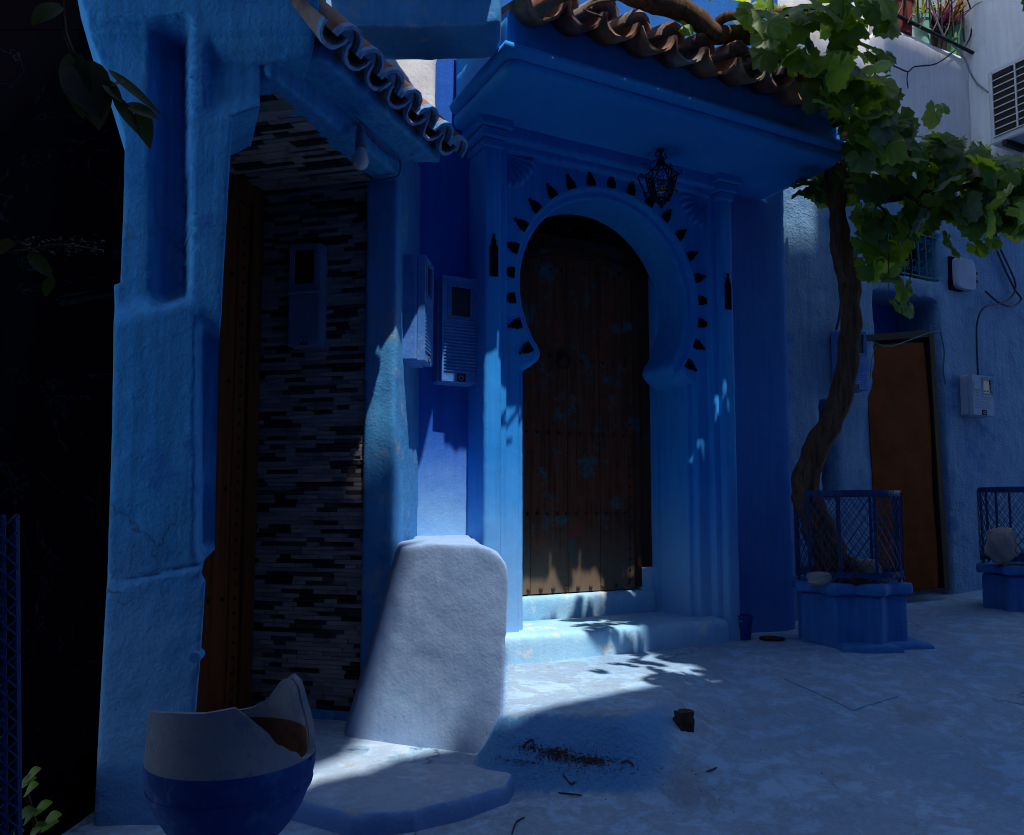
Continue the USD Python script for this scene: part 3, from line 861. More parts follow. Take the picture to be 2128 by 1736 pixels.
# plinth at its foot
zpl = -0.93
pl = [onZ(u, v, zpl) for u, v in ((560, 1470), (700, 1490), (900, 1500), (1010, 1530), (1062, 1560), (1078, 1596), (1058, 1628), (980, 1652), (861, 1678), (731, 1690), (632, 1662), (540, 1640), (430, 1600), (420, 1480))]
ppol = Polygon([p[:2] for p in pl]).buffer(-.03).buffer(.03)
single("plinth", hand(prism(ppol, [0, 0, -1.15], EX, EYd, UZ, zpl + 1.15), 0.022, 7, 0.010, 3, 50, 0.002), M["plinth"], True, kind="structure", label="low rounded lime-washed plinth at the foot of the buttress")

# black marble cladding beside the pier
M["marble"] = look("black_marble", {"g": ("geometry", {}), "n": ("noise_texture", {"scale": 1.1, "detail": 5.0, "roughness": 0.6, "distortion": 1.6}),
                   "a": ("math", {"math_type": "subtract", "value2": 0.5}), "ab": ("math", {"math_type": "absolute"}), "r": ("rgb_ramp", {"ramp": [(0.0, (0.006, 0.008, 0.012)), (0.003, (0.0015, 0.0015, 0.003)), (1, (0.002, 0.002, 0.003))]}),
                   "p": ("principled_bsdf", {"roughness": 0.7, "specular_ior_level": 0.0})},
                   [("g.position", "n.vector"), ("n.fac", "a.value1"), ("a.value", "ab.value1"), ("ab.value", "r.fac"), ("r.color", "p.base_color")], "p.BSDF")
ZB = 2.82
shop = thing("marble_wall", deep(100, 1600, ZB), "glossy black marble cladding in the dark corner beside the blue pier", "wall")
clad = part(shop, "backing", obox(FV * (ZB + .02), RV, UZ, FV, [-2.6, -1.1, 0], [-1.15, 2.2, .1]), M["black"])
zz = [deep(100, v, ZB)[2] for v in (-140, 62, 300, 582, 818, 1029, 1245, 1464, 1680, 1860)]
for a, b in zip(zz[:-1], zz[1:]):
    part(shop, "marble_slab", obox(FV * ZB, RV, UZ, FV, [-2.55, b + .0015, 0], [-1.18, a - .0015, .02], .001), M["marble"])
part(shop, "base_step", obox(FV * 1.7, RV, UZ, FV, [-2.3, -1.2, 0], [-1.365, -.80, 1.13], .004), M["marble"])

# ------------------------------------------------------------------ far rough blue house on the right
YF = 3.85
far = thing("rough_house", (5.6, 3.9, -0.7), "rough plastered blue-grey house behind the vine with a barred window", "house")
dl, dr, dtop = 4.943, 5.66, 1.575
wl, wr, wz0, wz1 = 4.92, 5.70, 1.72, 2.10
wallp = sbox(3.86, -1.1, 13.0, 2.42).difference(sbox(dl, -1.2, dr, dtop)).difference(sbox(wl, wz0, wr, wz1)).difference(sbox(4.355, .03, 4.50, .72))
part(far, "wall", hand(prism(wallp, [0, YF, 0], EX, UZ, EYd, 0.4), 0.05, 2, 0.018, 2.2, 71, 0.004), M["farwall"], True)
part(far, "niche_back", wbox([4.3, YF + .16, 0], [4.55, YF + .2, .75]), M["recess"])
part(far, "door_recess", cat([wbox([dl - .1, YF + .38, -1], [dr + .1, YF + .44, 1.8]), wbox([dl - .1, YF + .33, -1], [dl + .14, YF + .375, 1.30])]), M["recess"])
part(far, "room_dark", wbox([dl - .02, YF + .30, .9], [dl + .13, YF + .325, 1.33]), M["black"])
win = part(far, "window", wbox([wl - .05, YF + .20, wz0 - .05], [wr + .05, YF + .24, wz1 + .05]), M["black"])
yw = YF + .02
gr = part(far, "window_grille", cat([tube([[wl - .02, yw, z], [wr + .02, yw, z]], .007, 6) for z in (wz0 + .02, wz1 - .03)]), M["tealiron"])
for k, x in enumerate(np.linspace(wl + .05, wr - .05, 9)):
    part(gr, "bar", tube([[x, yw, wz0], [x, yw, wz1]], .006, 6), M["tealiron"])
    if k < 8:
        for zc, sg in ((wz0 + .07, 1), (wz1 - .08, -1)):
            xm = x + .035
            cs = [tube(scroll((xm + s * .017, zc), .022, math.pi / 2, 1.1, s, yw, 12), .0035, 4) for s in (-1, 1)]
            an = np.linspace(0, math.pi, 9)
            cs.append(tube(np.stack([xm + .03 * np.cos(an), yw + 0 * an, zc + sg * .03 + sg * .04 * np.sin(an)], 1), .0035, 4))
            part(gr, "scroll", cat(cs), M["tealiron"])

# leaning board door in a dark frame
M["board"] = flat("brown_board", (0.17, 0.045, 0.012), rough=0.8, var=0.16, scale=5, bump=0.1, spec=0.05)
M["darkframe"] = flat("dark_frame_wood", (0.020, 0.013, 0.009), rough=0.6, scale=30)
b0, b1 = onY(1826, 1225, YF - .03), onY(1971, 1231, YF - .09)
bx = (b1 - b0); bw = np.linalg.norm(bx[:2]); bx = v2(*bx[:2]) / np.linalg.norm(bx[:2])
bz = onY(1956, 692, YF - .03)[2]
bo = v2(b0[0], b0[1]) + UZ * 0
zb = -0.615
by = v2(-bx[1], bx[0])
tilt = UZ + by * 0.02
pd = thing("board_door", bo + bx * bw / 2 + UZ * zb, "brown board door in a dark frame leaning across the far doorway, tied with green string", "door")
ht, hl = bz - zb, bz - zb - 0.09
part(pd, "board", T(prism(Polygon([(0.0, .02), (bw - .10, .02), (bw - .085, .3), (bw - .10, .7), (bw - .075, 1.2), (bw - .09, 1.7), (bw - .10, ht - .10), (bw * .5, ht - .12), (0.0, hl - .08)]), bo + UZ * zb, bx, tilt, by, .012)), M["board"])
part(pd, "stile", T(prism(Polygon([(bw - .05, 0), (bw, 0), (bw, ht), (bw - .05, ht - .01)]), bo + UZ * zb - by * .012, bx, tilt, by, .035)), M["darkframe"])
part(pd, "rail", T(prism(Polygon([(0, hl - .045), (bw - .051, ht - .055), (bw - .051, ht), (0, hl)]), bo + UZ * zb - by * .010, bx, tilt, by, .033)), M["darkframe"])
part(pd, "bottom_rail", T(prism(Polygon([(0, 0), (bw - .051, 0), (bw - .051, .018), (0, .018)]), bo + UZ * zb - by * .010, bx, tilt, by, .033)), M["darkframe"])
part(pd, "backing", T(prism(Polygon([(0.01, .01), (bw - .01, .01), (bw - .01, ht - .02), (0.01, hl - .02)]), bo + UZ * zb + by * .016, bx, tilt, by, .006)), M["black"])

# ------------------------------------------------------------------ white house above
white = thing("white_house", (5.5, 4.1, 2.4), "stained white house with a planted balcony above the rough blue wall", "house")
px0, px1, pz = 5.305, 6.35, 3.75
part(white, "left_wall", hand(prism(sbox(3.87, 2.424, px0, 8.0), [0, 4.06, 0], EX, UZ, EYd, .3), .15, 1, .01, 1.5, 81), M["white"], True)
part(white, "parapet", hand(prism(sbox(px0 + .002, 2.424, px1, pz), [0, 3.95, 0], EX, UZ, EYd, .18), .06, 1, .006, 2, 82), M["white"], True)
part(white, "balcony_back", wbox([px0, 5.0, 3.2], [px1 + .3, 5.1, 8]), M["white"])
part(white, "balcony_side", wbox([px0 - .05, 4.37, 3.2], [px0, 5.0, 8]), M["white"])
part(white, "side_wall", hand(prism(sbox(1.2, 2.43, 5.1, 8.0), [px1, 0, 0], EYd, UZ, EX, .3), .15, 1, .01, 1.5, 83), M["white"], True)
# balcony railing
rail = part(white, "balcony_railing", cat([tube([[px0, 3.93, pz + .10], [px1 + .05, 3.91, pz + .02]], .014, 8), tube([[px0, 3.93, pz + .95], [px1 + .05, 3.91, pz + .95]], .014, 8), tube([[px1 + .03, 3.91, pz], [px1 + .03, 3.91, pz + .95]], .012, 8)]), M["iron"])
for k in range(7):
    x = px0 + .08 + k * .145
    part(rail, "bar", tube([[x, 3.92, pz + .1], [x, 3.92, pz + .95]], .008, 6), M["iron"])
    sc = spline([[x, 3.915, pz + .05], [x + .09, 3.915, pz + .2], [x + .10, 3.915, pz + .4], [x + .02, 3.915, pz + .55]], 6)
    part(rail, "scroll_bar", tube(sc, .006, 5), M["iron"])


def potpot(name, c, r0, r1, h, mat, label, soil=True):
    t = thing(name, c, label, "flower pot", "pots on the balcony parapet")
    pr = [(0, 0), (r0, 0), (r0 + (r1 - r0) * .5, h * .5), (r1, h - .03), (r1 + .008, h - .03), (r1 + .008, h), (r1 - .012, h), (r1 - .018, h - .05), (0, h - .05)]
    part(t, "pot", lathe(pr, c, 24), mat, 40)
    return t


def blades(c, n, h, spread, w, g, droop=.4):
    V, F = [], []
    for k in range(n):
        a = g.uniform(0, 2 * math.pi); d = np.array([math.cos(a), math.sin(a), 0]); s = np.array([-d[1], d[0], 0])
        hh, sp = h * g.uniform(.5, 1.1), spread * g.uniform(.4, 1.1)
        for i, t in enumerate(np.linspace(0, 1, 5)):
            p = c + d * (sp * t ** 1.3) + UZ * (hh * (t - droop * t ** 2.5))
            ww = w * (1 - t) ** .6 * (0.4 + t) if t < 1 else 0.0005
            V += [p + s * ww, p - s * ww]
        b = len(V) - 10
        for i in range(4):
            F += [[b + 2 * i, b + 2 * i + 1, b + 2 * i + 3], [b + 2 * i, b + 2 * i + 3, b + 2 * i + 2]]
    return trimesh.Trimesh(np.array(V), np.array(F), process=False)


def leafmat(name, c, t, rough=0.45, mixf=0.45):
    return look(name, {"g": ("geometry", {}), "n": ("noise_texture", {"scale": 22.0, "detail": 4.0}), "r": ("rgb_ramp", {"ramp": [(0.3, tuple(np.array(c) * .6)), (0.7, c)]}),
                       "p": ("principled_bsdf", {"roughness": rough, "specular_ior_level": 0.35}), "t": ("translucent_bsdf", {"color": t}), "m": ("mix_closure", {"fac": mixf}),
                       "b": ("bump", {"strength": 0.3, "distance": 0.004})},
                [("g.position", "n.vector"), ("n.fac", "r.fac"), ("r.color", "p.base_color"), ("n.fac", "b.height"), ("b.normal", "p.normal"), ("p.BSDF", "m.closure1"), ("t.BSDF", "m.closure2")], "m.closure")


M["leaf"] = [leafmat("vine_leaf_mid", (0.10, 0.20, 0.03), (0.46, 0.66, 0.02)), leafmat("vine_leaf_dark", (0.045, 0.10, 0.025), (0.16, 0.30, 0.015)),
             leafmat("vine_leaf_pale", (0.19, 0.27, 0.10), (0.42, 0.58, 0.03)), leafmat("vine_leaf_grey", (0.15, 0.21, 0.13), (0.2, 0.34, 0.03))]
M["purple"] = leafmat("purple_leaf", (0.06, 0.012, 0.05), (0.08, 0.01, 0.05))
M["orangeleaf"] = leafmat("orange_leaf", (0.20, 0.10, 0.03), (0.25, 0.14, 0.02))
M["redpot"] = flat("red_pot", (0.22, 0.035, 0.03), rough=.5)
M["mintpot"] = flat("mint_pot", (0.22, 0.48, 0.38), rough=.45)
M["greenpot"] = flat("green_pot", (0.14, 0.42, 0.20), rough=.45)
M["darkpot"] = flat("dark_pot", (0.02, 0.02, 0.02), rough=.5)
gp = np.random.default_rng(5)
for nm, u, v, r, h, mt, lb, lf in (("flower_pot", 1865, 59, .12, .30, "redpot", "large red pot at the left end of the balcony parapet", "leaf"),
                               ("flower_pot", 1917, 82, .065, .26, "mintpot", "pale mint pot with a rim standing on the balcony parapet", "leaf"),
                               ("flower_pot", 1950, 100, .07, .2, "darkpot", "black pot of purple leaves between the mint and the green pot", "purple"),
                               ("flower_pot", 1980, 113, .075, .28, "greenpot", "bright green tall pot near the corner of the balcony", "orangeleaf")):
    q = onY(u, v, 4.04); c = np.array([q[0], 4.04, pz + .003])
    t = potpot(nm, c, r * .85, r, h, M[mt], lb)
    if lf == "leaf":
        part(t, "leaves", blades(c + UZ * (h - .05), 26, .35, .16, .014, gp), M["leaf"][0])
    else:
        part(t, "leaves", blades(c + UZ * (h - .05), 60, .42, .26, .016, gp), M[lf])

# air-conditioning unit on the side wall
M["acwhite"] = flat("ac_white", (0.55, 0.55, 0.54), rough=.45, var=.05)
M["acdark"] = flat("ac_dark", (0.02, 0.016, 0.013), rough=.6)
ac0 = np.array([6.10, 3.655, 2.81])
ac = thing("air_conditioner", ac0 + [0.1, -.4, 0], "white outdoor air-conditioning unit with a barred dark grille on the white wall", "air conditioner")
ay, az = np.array([0, -1, 0.0]), UZ
part(ac, "casing", obox(ac0, ay, az, [1, 0, 0], [0, 0, 0], [.86, .60, .25], .012), M["acwhite"])
part(ac, "grille_recess", obox(ac0, ay, az, [1, 0, 0], [.04, .05, -.004], [.46, .565, .002], 0), M["acdark"])
for k in range(10):
    z = .055 + k * .056
    part(ac, "grille_bar", obox(ac0, ay, az, [1, 0, 0], [.035, z - .004, -.012], [.47, z + .004, -.005], 0), M["acwhite"])
for x in (.04, .22, .465):
    part(ac, "grille_upright", obox(ac0, ay, az, [1, 0, 0], [x - .006, .05, -.016], [x + .006, .57, -.0055], 0), M["acwhite"])
part(ac, "grille_cap", obox(ac0, ay, az, [1, 0, 0], [.05, .515, -.014], [.20, .56, -.0045], .004), M["acdark"])
for x in (.1, .75):
    part(ac, "bracket", obox(ac0, ay, az, [1, 0, 0], [x, -.05, -.02], [x + .04, -.004, .226], .003), M["acdark"])

# ------------------------------------------------------------------ planters with wire cages
M["planter"] = plaster("planter_blue", (0.03, 0.15, 0.42), (0.06, 0.21, 0.50), scale=2.5, bump=0.5, streak=0.15)
M["soil"] = flat("dark_soil", (0.02, 0.014, 0.01), rough=1, scale=30, bump=.6)
M["stone"] = flat("pale_stone", (0.30, 0.28, 0.27), rough=.95, scale=14, bump=.6)
M["redbowl"] = flat("dark_red_bowl", (0.08, 0.018, 0.012), rough=.6)


def star(r, rot, k=0.80):
    s1 = Polygon([(r * math.cos(rot + i * math.pi / 2), r * math.sin(rot + i * math.pi / 2)) for i in range(4)])
    s2 = Polygon([(r * math.cos(rot + math.pi / 4 + i * math.pi / 2), r * math.sin(rot + math.pi / 4 + i * math.pi / 2)) for i in range(4)])
    return s1.union(s2)


def rock(c, rx, ry, rz, seed):
    s = trimesh.creation.icosphere(3, 1.0)
    v = s.vertices; v = np.sign(v) * np.abs(v) ** .55
    v = v / np.linalg.norm(v, axis=1, keepdims=True) ** .3 * (1 + .25 * fbm(v, 1.7, seed)[:, None] * 2)
    s.vertices = v * [rx, ry, rz] + c
    return s


def planter(c, zt, ch, label, cagelabel, seed, rot):
    z0 = c[2]
    t = thing("planter", c, label, "planter", "blue plaster planters")
    part(t, "body", hand(prism(star(.30, rot), np.array([c[0], c[1], z0 - .12]), EX, EYd, UZ, zt - .06 - z0 + .12), .025, 2, .005, 4, seed, .001), M["planter"], True)
    part(t, "coping", hand(prism(star(.335, rot).difference(Point(0, 0).buffer(.21)), np.array([c[0], c[1], zt - .062]), EX, EYd, UZ, .062), .025, 2, .005, 4, seed + 1, .001), M["planter"], True)
    a = rot + math.pi / 2
    ft = unary_union([sbox(-.20, -.335, .14, -.05), sbox(.10, -.25, .37, .02)]).buffer(.01)
    part(t, "footing", hand(prism(ft, np.array([c[0], c[1], z0 - .1]), RV * .9, FV, UZ, .135), .03, 4, .006, 4, seed + 2), M["planter"], True)
    part(t, "soil", T(prism(Point(0, 0).buffer(.215), np.array([c[0], c[1], zt - .06]), EX, EYd, UZ, .045)), M["soil"])
    cg = thing("wire_cage", (c[0], c[1], zt), cagelabel, "cage", "wire cages on the planters")
    R = .275
    def P(a, z, r=R):
        return [c[0] + r * math.cos(a), c[1] + r * math.sin(a), z]
    an = np.linspace(0, 2 * math.pi, 41)
    hoops = []
    for z in (zt + .045, zt + ch):
        pts = [P(x, z) for x in an]
        hoops.append(trimesh.util.concatenate([obox(np.array(p), (np.array(q) - p) / np.linalg.norm(np.array(q) - p), UZ, np.cross((np.array(q) - p) / np.linalg.norm(np.array(q) - p), UZ), [-.002, -.016, -.004], [np.linalg.norm(np.array(q) - p) + .002, .016, .004]) for p, q in zip(pts[:-1], pts[1:])]))
    part(cg, "top_band", hoops[1], M["blueiron"]); part(cg, "bottom_band", hoops[0], M["blueiron"])
    for k in range(9):
        x = k * 2 * math.pi / 9 + .2
        part(cg, "post", tube([P(x, zt - .02, R - .008), P(x, zt + ch, R - .008)], .009, 6), M["blueiron"])
    ws = []
    gg = np.random.default_rng(seed)
    n = 38
    for s in (-1, 1):
        for k in range(n):
            zz_ = np.linspace(zt + .015, zt + ch, 9)
            ph = k * 2 * math.pi / n + s * (zz_ - zt) * 2.4 + gg.normal(0, .008)
            ws.append(tube([P(x + gg.normal(0, .006), z, R + .008 + gg.normal(0, .002)) for x, z in zip(ph, zz_)], .0022, 3, False))
    part(cg, "wire_mesh", cat(ws), M["blueiron"], kind="stuff")
    return t


pc = deep(1768, 1300, 4.56); pc = v2(*pc[:2]); pc[2] = ground_z(pc[0], pc[1])
ZT = -0.42
planter(pc, ZT, .485, "blue star-shaped plaster planter holding the vine trunk", "dark blue wire cage with posts round the vine trunk", 91, 0.45)
pc2 = deep(2142, 1240, 5.42); pc2 = v2(*pc2[:2]); pc2[2] = ground_z(pc2[0], pc2[1])
planter(pc2, -.395, .50, "blue plaster planter cut by the right edge of the photo", "wire cage at the right edge of the photo around stones", 96, 0.1)
for (u, v, Z, a, b, h, lb) in ((1708, 1185, 4.40, .085, .06, .04, "flat pale stone block lying inside the first wire cage, at left"), (1806, 1178, 4.55, .05, .06, .07, "upright pale stone block inside the first wire cage, at right")):
    q = deep(u, v, Z); single("stone_block", rock([q[0], q[1], ZT - .02 + h], a, b, h, int(u)), M["stone"], True, lb, "stone", "stones inside the first cage")
q = deep(1775, 1195, 4.36)
single("clay_bowl", lathe([(0, 0), (.05, 0), (.075, .04), (.08, .045), (.07, .045), (.05, .012), (0, .01)], np.array([q[0], q[1], ZT - .013]), 24), M["redbowl"], 40, "dark red clay bowl among the stones in the first cage", "bowl")
q = deep(2082, 1130, 5.30); rk = rock(np.array([q[0], q[1], -.395 + .13]), .085, .085, .12, 5)
single("round_stone", rk, M["stone"], True, "rounded grey stone behind the wire of the right-edge cage", "stone")

# ------------------------------------------------------------------ grape vine
M["bark"] = look("vine_bark", {"g": ("geometry", {}), "mp": ("mapping", {"scale": (40.0, 40.0, 5.0)}), "n": ("noise_texture", {"scale": 1.0, "detail": 8.0, "roughness": 0.7, "distortion": 0.5}),
                 "r": ("rgb_ramp", {"ramp": [(0.3, (0.04, 0.022, 0.015)), (0.7, (0.18, 0.10, 0.065))]}), "b": ("bump", {"strength": 1.0, "distance": 0.02}), "p": ("principled_bsdf", {"roughness": 0.95, "specular_ior_level": 0.15})},
                 [("g.position", "mp.vector"), ("mp.vector", "n.vector"), ("n.fac", "r.fac"), ("r.color", "p.base_color"), ("n.fac", "b.height"), ("b.normal", "p.normal")], "p.BSDF")
vine = thing("grape_vine", (pc[0], pc[1], ZT), "grape vine with a twisting brown trunk and broad leaves over the canopy", "vine")


def limb(name, path, radii, sides=10, n=8, seed=0, par=None):
    P = spline(path, n); r = np.interp(np.linspace(0, 1, len(P)), np.linspace(0, 1, len(radii)), radii)
    m = tube(P, r, sides)
    nrm = m.vertex_normals
    m.vertices = m.vertices + nrm * (np.interp(0, [0], [0]) + 2 * fbm(m.vertices, 9, seed)[:, None] * r.mean() * .40)
    return part(par or vine, name, m, M["bark"], 60)


tr = [deep(u, v, Z) for u, v, Z in ((1745, 1215, 4.62), (1722, 1150, 4.60), (1693, 1075, 4.58), (1672, 1010, 4.55), (1695, 935, 4.52), (1735, 860, 4.5), (1757, 780, 4.5), (1768, 690, 4.5), (1766, 600, 4.5), (1752, 520, 4.5), (1740, 440, 4.5), (1735, 370, 4.5), (1740, 300, 4.45), (1745, 230, 4.4))]
limb("trunk", tr, [.12, .10, .085, .075, .072, .068, .062, .06, .056, .055, .054, .058, .05, .035], 16, 10, 1)
limb("root_limb", [deep(1722, 1150, 4.6), deep(1750, 1165, 4.55), deep(1785, 1195, 4.5)], [.06, .05, .04], 10, 6, 2)
canes = [([(1280, -30, 3.55), (1345, -4, 3.6), (1400, 12, 3.65), (1450, 40, 3.72), (1488, 72, 3.78), (1540, 72, 3.85), (1600, 95, 3.95), (1690, 160, 4.15), (1740, 260, 4.35)], [.055, .055, .055, .052, .05, .04, .035, .03, .03]),
         ([(1488, 72, 3.78), (1500, 40, 3.75), (1560, 30, 3.7), (1680, 20, 3.8), (1720, -20, 3.8)], [.03, .025, .02, .02, .018]),
         ([(1740, 330, 4.4), (1765, 380, 4.3), (1800, 405, 4.25), (1850, 415, 4.2), (1900, 402, 4.2), (1960, 400, 4.2), (2040, 380, 4.2), (2140, 375, 4.2)], [.02, .02, .02, .018, .018, .016, .014, .012]),
         ([(1745, 250, 4.3), (1830, 290, 4.2), (1920, 330, 4.15), (2000, 350, 4.1), (2140, 420, 4.1)], [.02, .016, .014, .012, .01]),
         ([(1800, 405, 4.25), (1840, 440, 4.3), (1870, 480, 4.35), (1893, 540, 4.4), (1890, 590, 4.4)], [.008, .007, .006, .005, .004]),
         ([(1790, 330, 4.2), (1795, 300, 4.1), (1812, 250, 4.0), (1815, 190, 3.95), (1822, 120, 3.9)], [.008, .008, .007, .006, .005]),
         ([(1900, 402, 4.2), (1960, 440, 4.25), (2010, 470, 4.3), (2060, 468, 4.3), (2110, 440, 4.3)], [.006, .005, .005, .004, .003]),
         ([(1840, 440, 4.2), (1846, 520, 4.15), (1847, 600, 4.15)], [.004, .003, .002]),
         ([(1530, 120, 3.85), (1580, 110, 3.8), (1640, 140, 3.9)], [.012, .01, .008]),
         ([(1800, -60, 4.0), (1840, -300, 3.7), (1850, -900, 3.2), (1800, -1500, 2.8)], [.02, .018, .016, .014]),
         ([(1250, 35, 3.35), (1215, 22, 3.3), (1240, 5, 3.35), (1280, 0, 3.45)], [.006, .006, .006, .006])]
for k, (pth, rr) in enumerate(canes):
    limb("cane", [deep(*p) for p in pth], rr, 10 if rr[0] > .015 else 6, 8, 10 + k)


def vine_leaf(seed):
    g = np.random.default_rng(seed)
    th = np.linspace(-math.pi * .93, math.pi * .93, 27)
    lob = .62 + .26 * np.abs(np.cos(th * 1.25)) ** 1.3 + .12 * np.cos(th)
    lob = lob * (1 + .07 * np.where(np.arange(27) % 2 == 0, 1, -1)) * (1 + g.normal(0, .03, 27))
    x, y = lob * np.sin(th), -lob * np.cos(th) * 1.05
    V = np.vstack([[0, .06, 0], np.stack([x, y, np.zeros(27)], 1), np.stack([x * .5, y * .5, np.zeros(27)], 1)])
    z = -.22 * V[:, 0] ** 2 - .25 * np.clip(-V[:, 1], 0, 2) ** 2 * g.uniform(.3, 1.2) + .06 * np.cos(np.arctan2(V[:, 0], -V[:, 1]) * 5) * np.hypot(V[:, 0], V[:, 1]) + g.normal(0, .035, len(V))
    V[:, 2] = z
    F = []
    for i in range(26):
        F += [[0, 28 + i, 28 + i + 1], [28 + i, 1 + i, 2 + i], [28 + i, 2 + i, 29 + i]]
    return V, np.array(F)


protos = [vine_leaf(s) for s in range(7)]
gl = np.random.default_rng(21)


def put_leaf(p, size, mat_w, face=None, jit=.55, hang=.0):
    V, F = protos[int(gl.integers(7))]
    nrm = (np.array([-.25, -.75, .75]) if face is None else np.asarray(face, float)) + gl.normal(0, jit, 3)
    nrm /= np.linalg.norm(nrm)
    dn_ = np.array([gl.normal(0, .5), gl.normal(0, .3), -1.0]); dn_ -= nrm * np.dot(dn_, nrm); dn_ /= np.linalg.norm(dn_)
    ex = np.cross(nrm, -dn_) * -1
    W = p + size * (V @ np.array([np.cross(-dn_, nrm), -dn_, nrm]))
    return trimesh.Trimesh(W, F, process=False), int(gl.choice(4, p=mat_w))


regions = [  # outline in the survey, depth range, count, size range, tone weights
    ([(1460, -40), (1840, -40), (1850, 60), (1842, 130), (1760, 170), (1660, 150), (1600, 90), (1530, 50)], (3.5, 4.1), 78, (.075, .115), (.42, .10, .28, .20)),
    ([(1600, 100), (1700, 120), (1800, 140), (1850, 200), (1848, 270), (1790, 285), (1730, 225), (1650, 170)], (3.7, 4.2), 56, (.08, .12), (.45, .15, .22, .18)),
    ([(1765, 240), (1860, 230), (1920, 280), (1990, 300), (1980, 380), (1860, 400), (1785, 400), (1775, 320)], (3.9, 4.6), 72, (.08, .12), (.35, .45, .05, .15)),
    ([(1960, 290), (2140, 330), (2140, 470), (2080, 490), (1990, 470), (1930, 420), (1930, 340)], (3.9, 4.6), 74, (.075, .11), (.45, .35, .08, .12)),
    ([(1780, 380), (1930, 390), (1960, 450), (1900, 480), (1850, 470), (1790, 480)], (4.1, 4.6), 46, (.07, .105), (.45, .40, .05, .10)),
    ([(1770, 440), (1870, 450), (1870, 560), (1850, 580), (1790, 560)], (4.0, 4.4), 22, (.07, .10), (.5, .3, .1, .1)),
    ([(1650, 385), (1760, 340), (1780, 400), (1740, 430), (1690, 410)], (4.4, 4.7), 24, (.06, .09), (.3, .6, 0, .1)),
    ([(1640, 230), (1760, 200), (1800, 330), (1790, 410), (1660, 400)], (4.55, 4.95), 50, (.085, .115), (.3, .5, .05, .15)),
    ([(2000, 330), (2140, 350), (2140, 460), (2050, 480)], (3.9, 4.4), 44, (.08, .11), (.45, .35, .08, .12)),
    ([(1660, -420), (1930, -420), (1900, -30), (1690, -30)], (3.9, 4.4), 12, (.085, .12), (.4, .3, .15, .15))]
leaves = []
for poly, (za, zb_), n, (s0, s1), w in regions:
    P = Polygon(poly); x0, y0, x1, y1 = P.bounds; k = 0
    while k < n:
        u, v = gl.uniform(x0, x1), gl.uniform(y0, y1)
        if not P.contains(Point(u, v)):
            continue
        leaves.append((put_leaf(deep(u, v, gl.uniform(za, zb_)), gl.uniform(s0, s1), w), s1)); k += 1
for u, v, Z, s in ((1942, 235, 4.1, .085), (1960, 222, 4.1, .05), (1880, 600, 4.15, .075), (1862, 632, 4.15, .055), (1888, 640, 4.15, .06), (1850, 575, 4.15, .08), (2030, 512, 4.25, .07), (1985, 520, 4.25, .06), (2065, 500, 4.3, .07), (2095, 470, 4.2, .08), (1970, 495, 4.25, .06), (1800, 555, 4.1, .085), (1795, 500, 4.1, .09), (1825, 480, 4.1, .09),
                 (1420, 55, 3.65, .06), (1560, 30, 3.5, .10), (1600, 45, 3.5, .11), (1590, 110, 3.65, .10), (1660, 60, 3.6, .10), (1760, 70, 3.65, .11), (1745, 185, 3.8, .10), (1810, 290, 3.75, .11), (1850, 300, 3.75, .11), (1790, 330, 3.8, .10)):
    leaves.append((put_leaf(deep(u, v, Z), s, (.55, .1, .25, .1), face=(-.3, -.9, .35), jit=.25), 1))
order = sorted(range(len(leaves)), key=lambda i: -leaves[i][1])
mid = [i for i in range(len(leaves))]
gl.shuffle(mid)
named = range(sum(r[2] for r in regions), len(leaves))
unseen = range(sum(r[2] for r in regions[:-1]), sum(r[2] for r in regions))
keep = set(list(named) + [i for i in mid if i not in named and i not in unseen][:300 - len(named)])
# more of the same vine reaching over the lane, above the picture
for x0_, x1_, y0_, y1_, n_ in ((2.12, 2.75, 1.15, 1.75, 34), (2.3, 2.85, 1.7, 2.45, 34), (2.85, 4.2, 1.4, 2.4, 50)):
    for _ in range(n_):
        leaves.append((put_leaf(np.array([gl.uniform(x0_, x1_), gl.uniform(y0_, y1_), 2.7 + gl.normal(0, .12)]), gl.uniform(.06, .10), (.4, .3, .15, .15)), 0))
rest = {}
for i, ((m, k), _) in enumerate(leaves):
    if i in keep:
        part(vine, "leaf", m, M["leaf"][k], True)
    else:
        rest.setdefault(k, []).append(m)
for k, ms in rest.items():
    part(vine, "leaf_mass", cat(ms), M["leaf"][k], True, kind="stuff")

# ------------------------------------------------------------------ houses round the lane that shade it (behind and beside the lens)
opp = thing("opposite_house", (2, -1.8, -1.0), "tall unseen house across the lane, behind the viewer, its roofline cut to shape the sun patches", "house")
YO = -1.6
prof_ = [(-3, -1.3), (-3, 12.85), (1.23, 12.85), (1.235, 11.74), (1.30, 11.60), (1.40, 11.52), (1.09, 10.5), (.90, 10.2), (.52, 8.90), (.74, 8.94), (.86, 9.08), (1.06, 9.16), (1.20, 9.36), (1.46, 9.36), (1.54, 8.95), (1.80, 9.1), (2.05, 9.25), (2.43, 9.44), (2.78, 9.6),
         (2.80, 12.2), (3.42, 12.3), (3.90, 12.5), (3.94, 14.3), (4.6, 14.4), (4.65, 16.5), (13, 16.5), (13, -1.3)]  # out-of-view roofline, notched so sun reaches only chosen patches
part(opp, "street_wall", T(prism(Polygon(prof_), [0, YO, 0], EX, UZ, -EYd, .35)), M["opposite"])
for x in (-2.4, 0.2, 6.0, 9.0):
    for z in (1.0, 4.0):
        f_ = part(opp, "window", wbox([x, YO + .001, z], [x + .9, YO + .05, z + 1.2], .005), M["blueiron"])
        part(f_, "pane", wbox([x + .07, YO + .051, z + .07], [x + .83, YO + .056, z + 1.13]), M["black"])
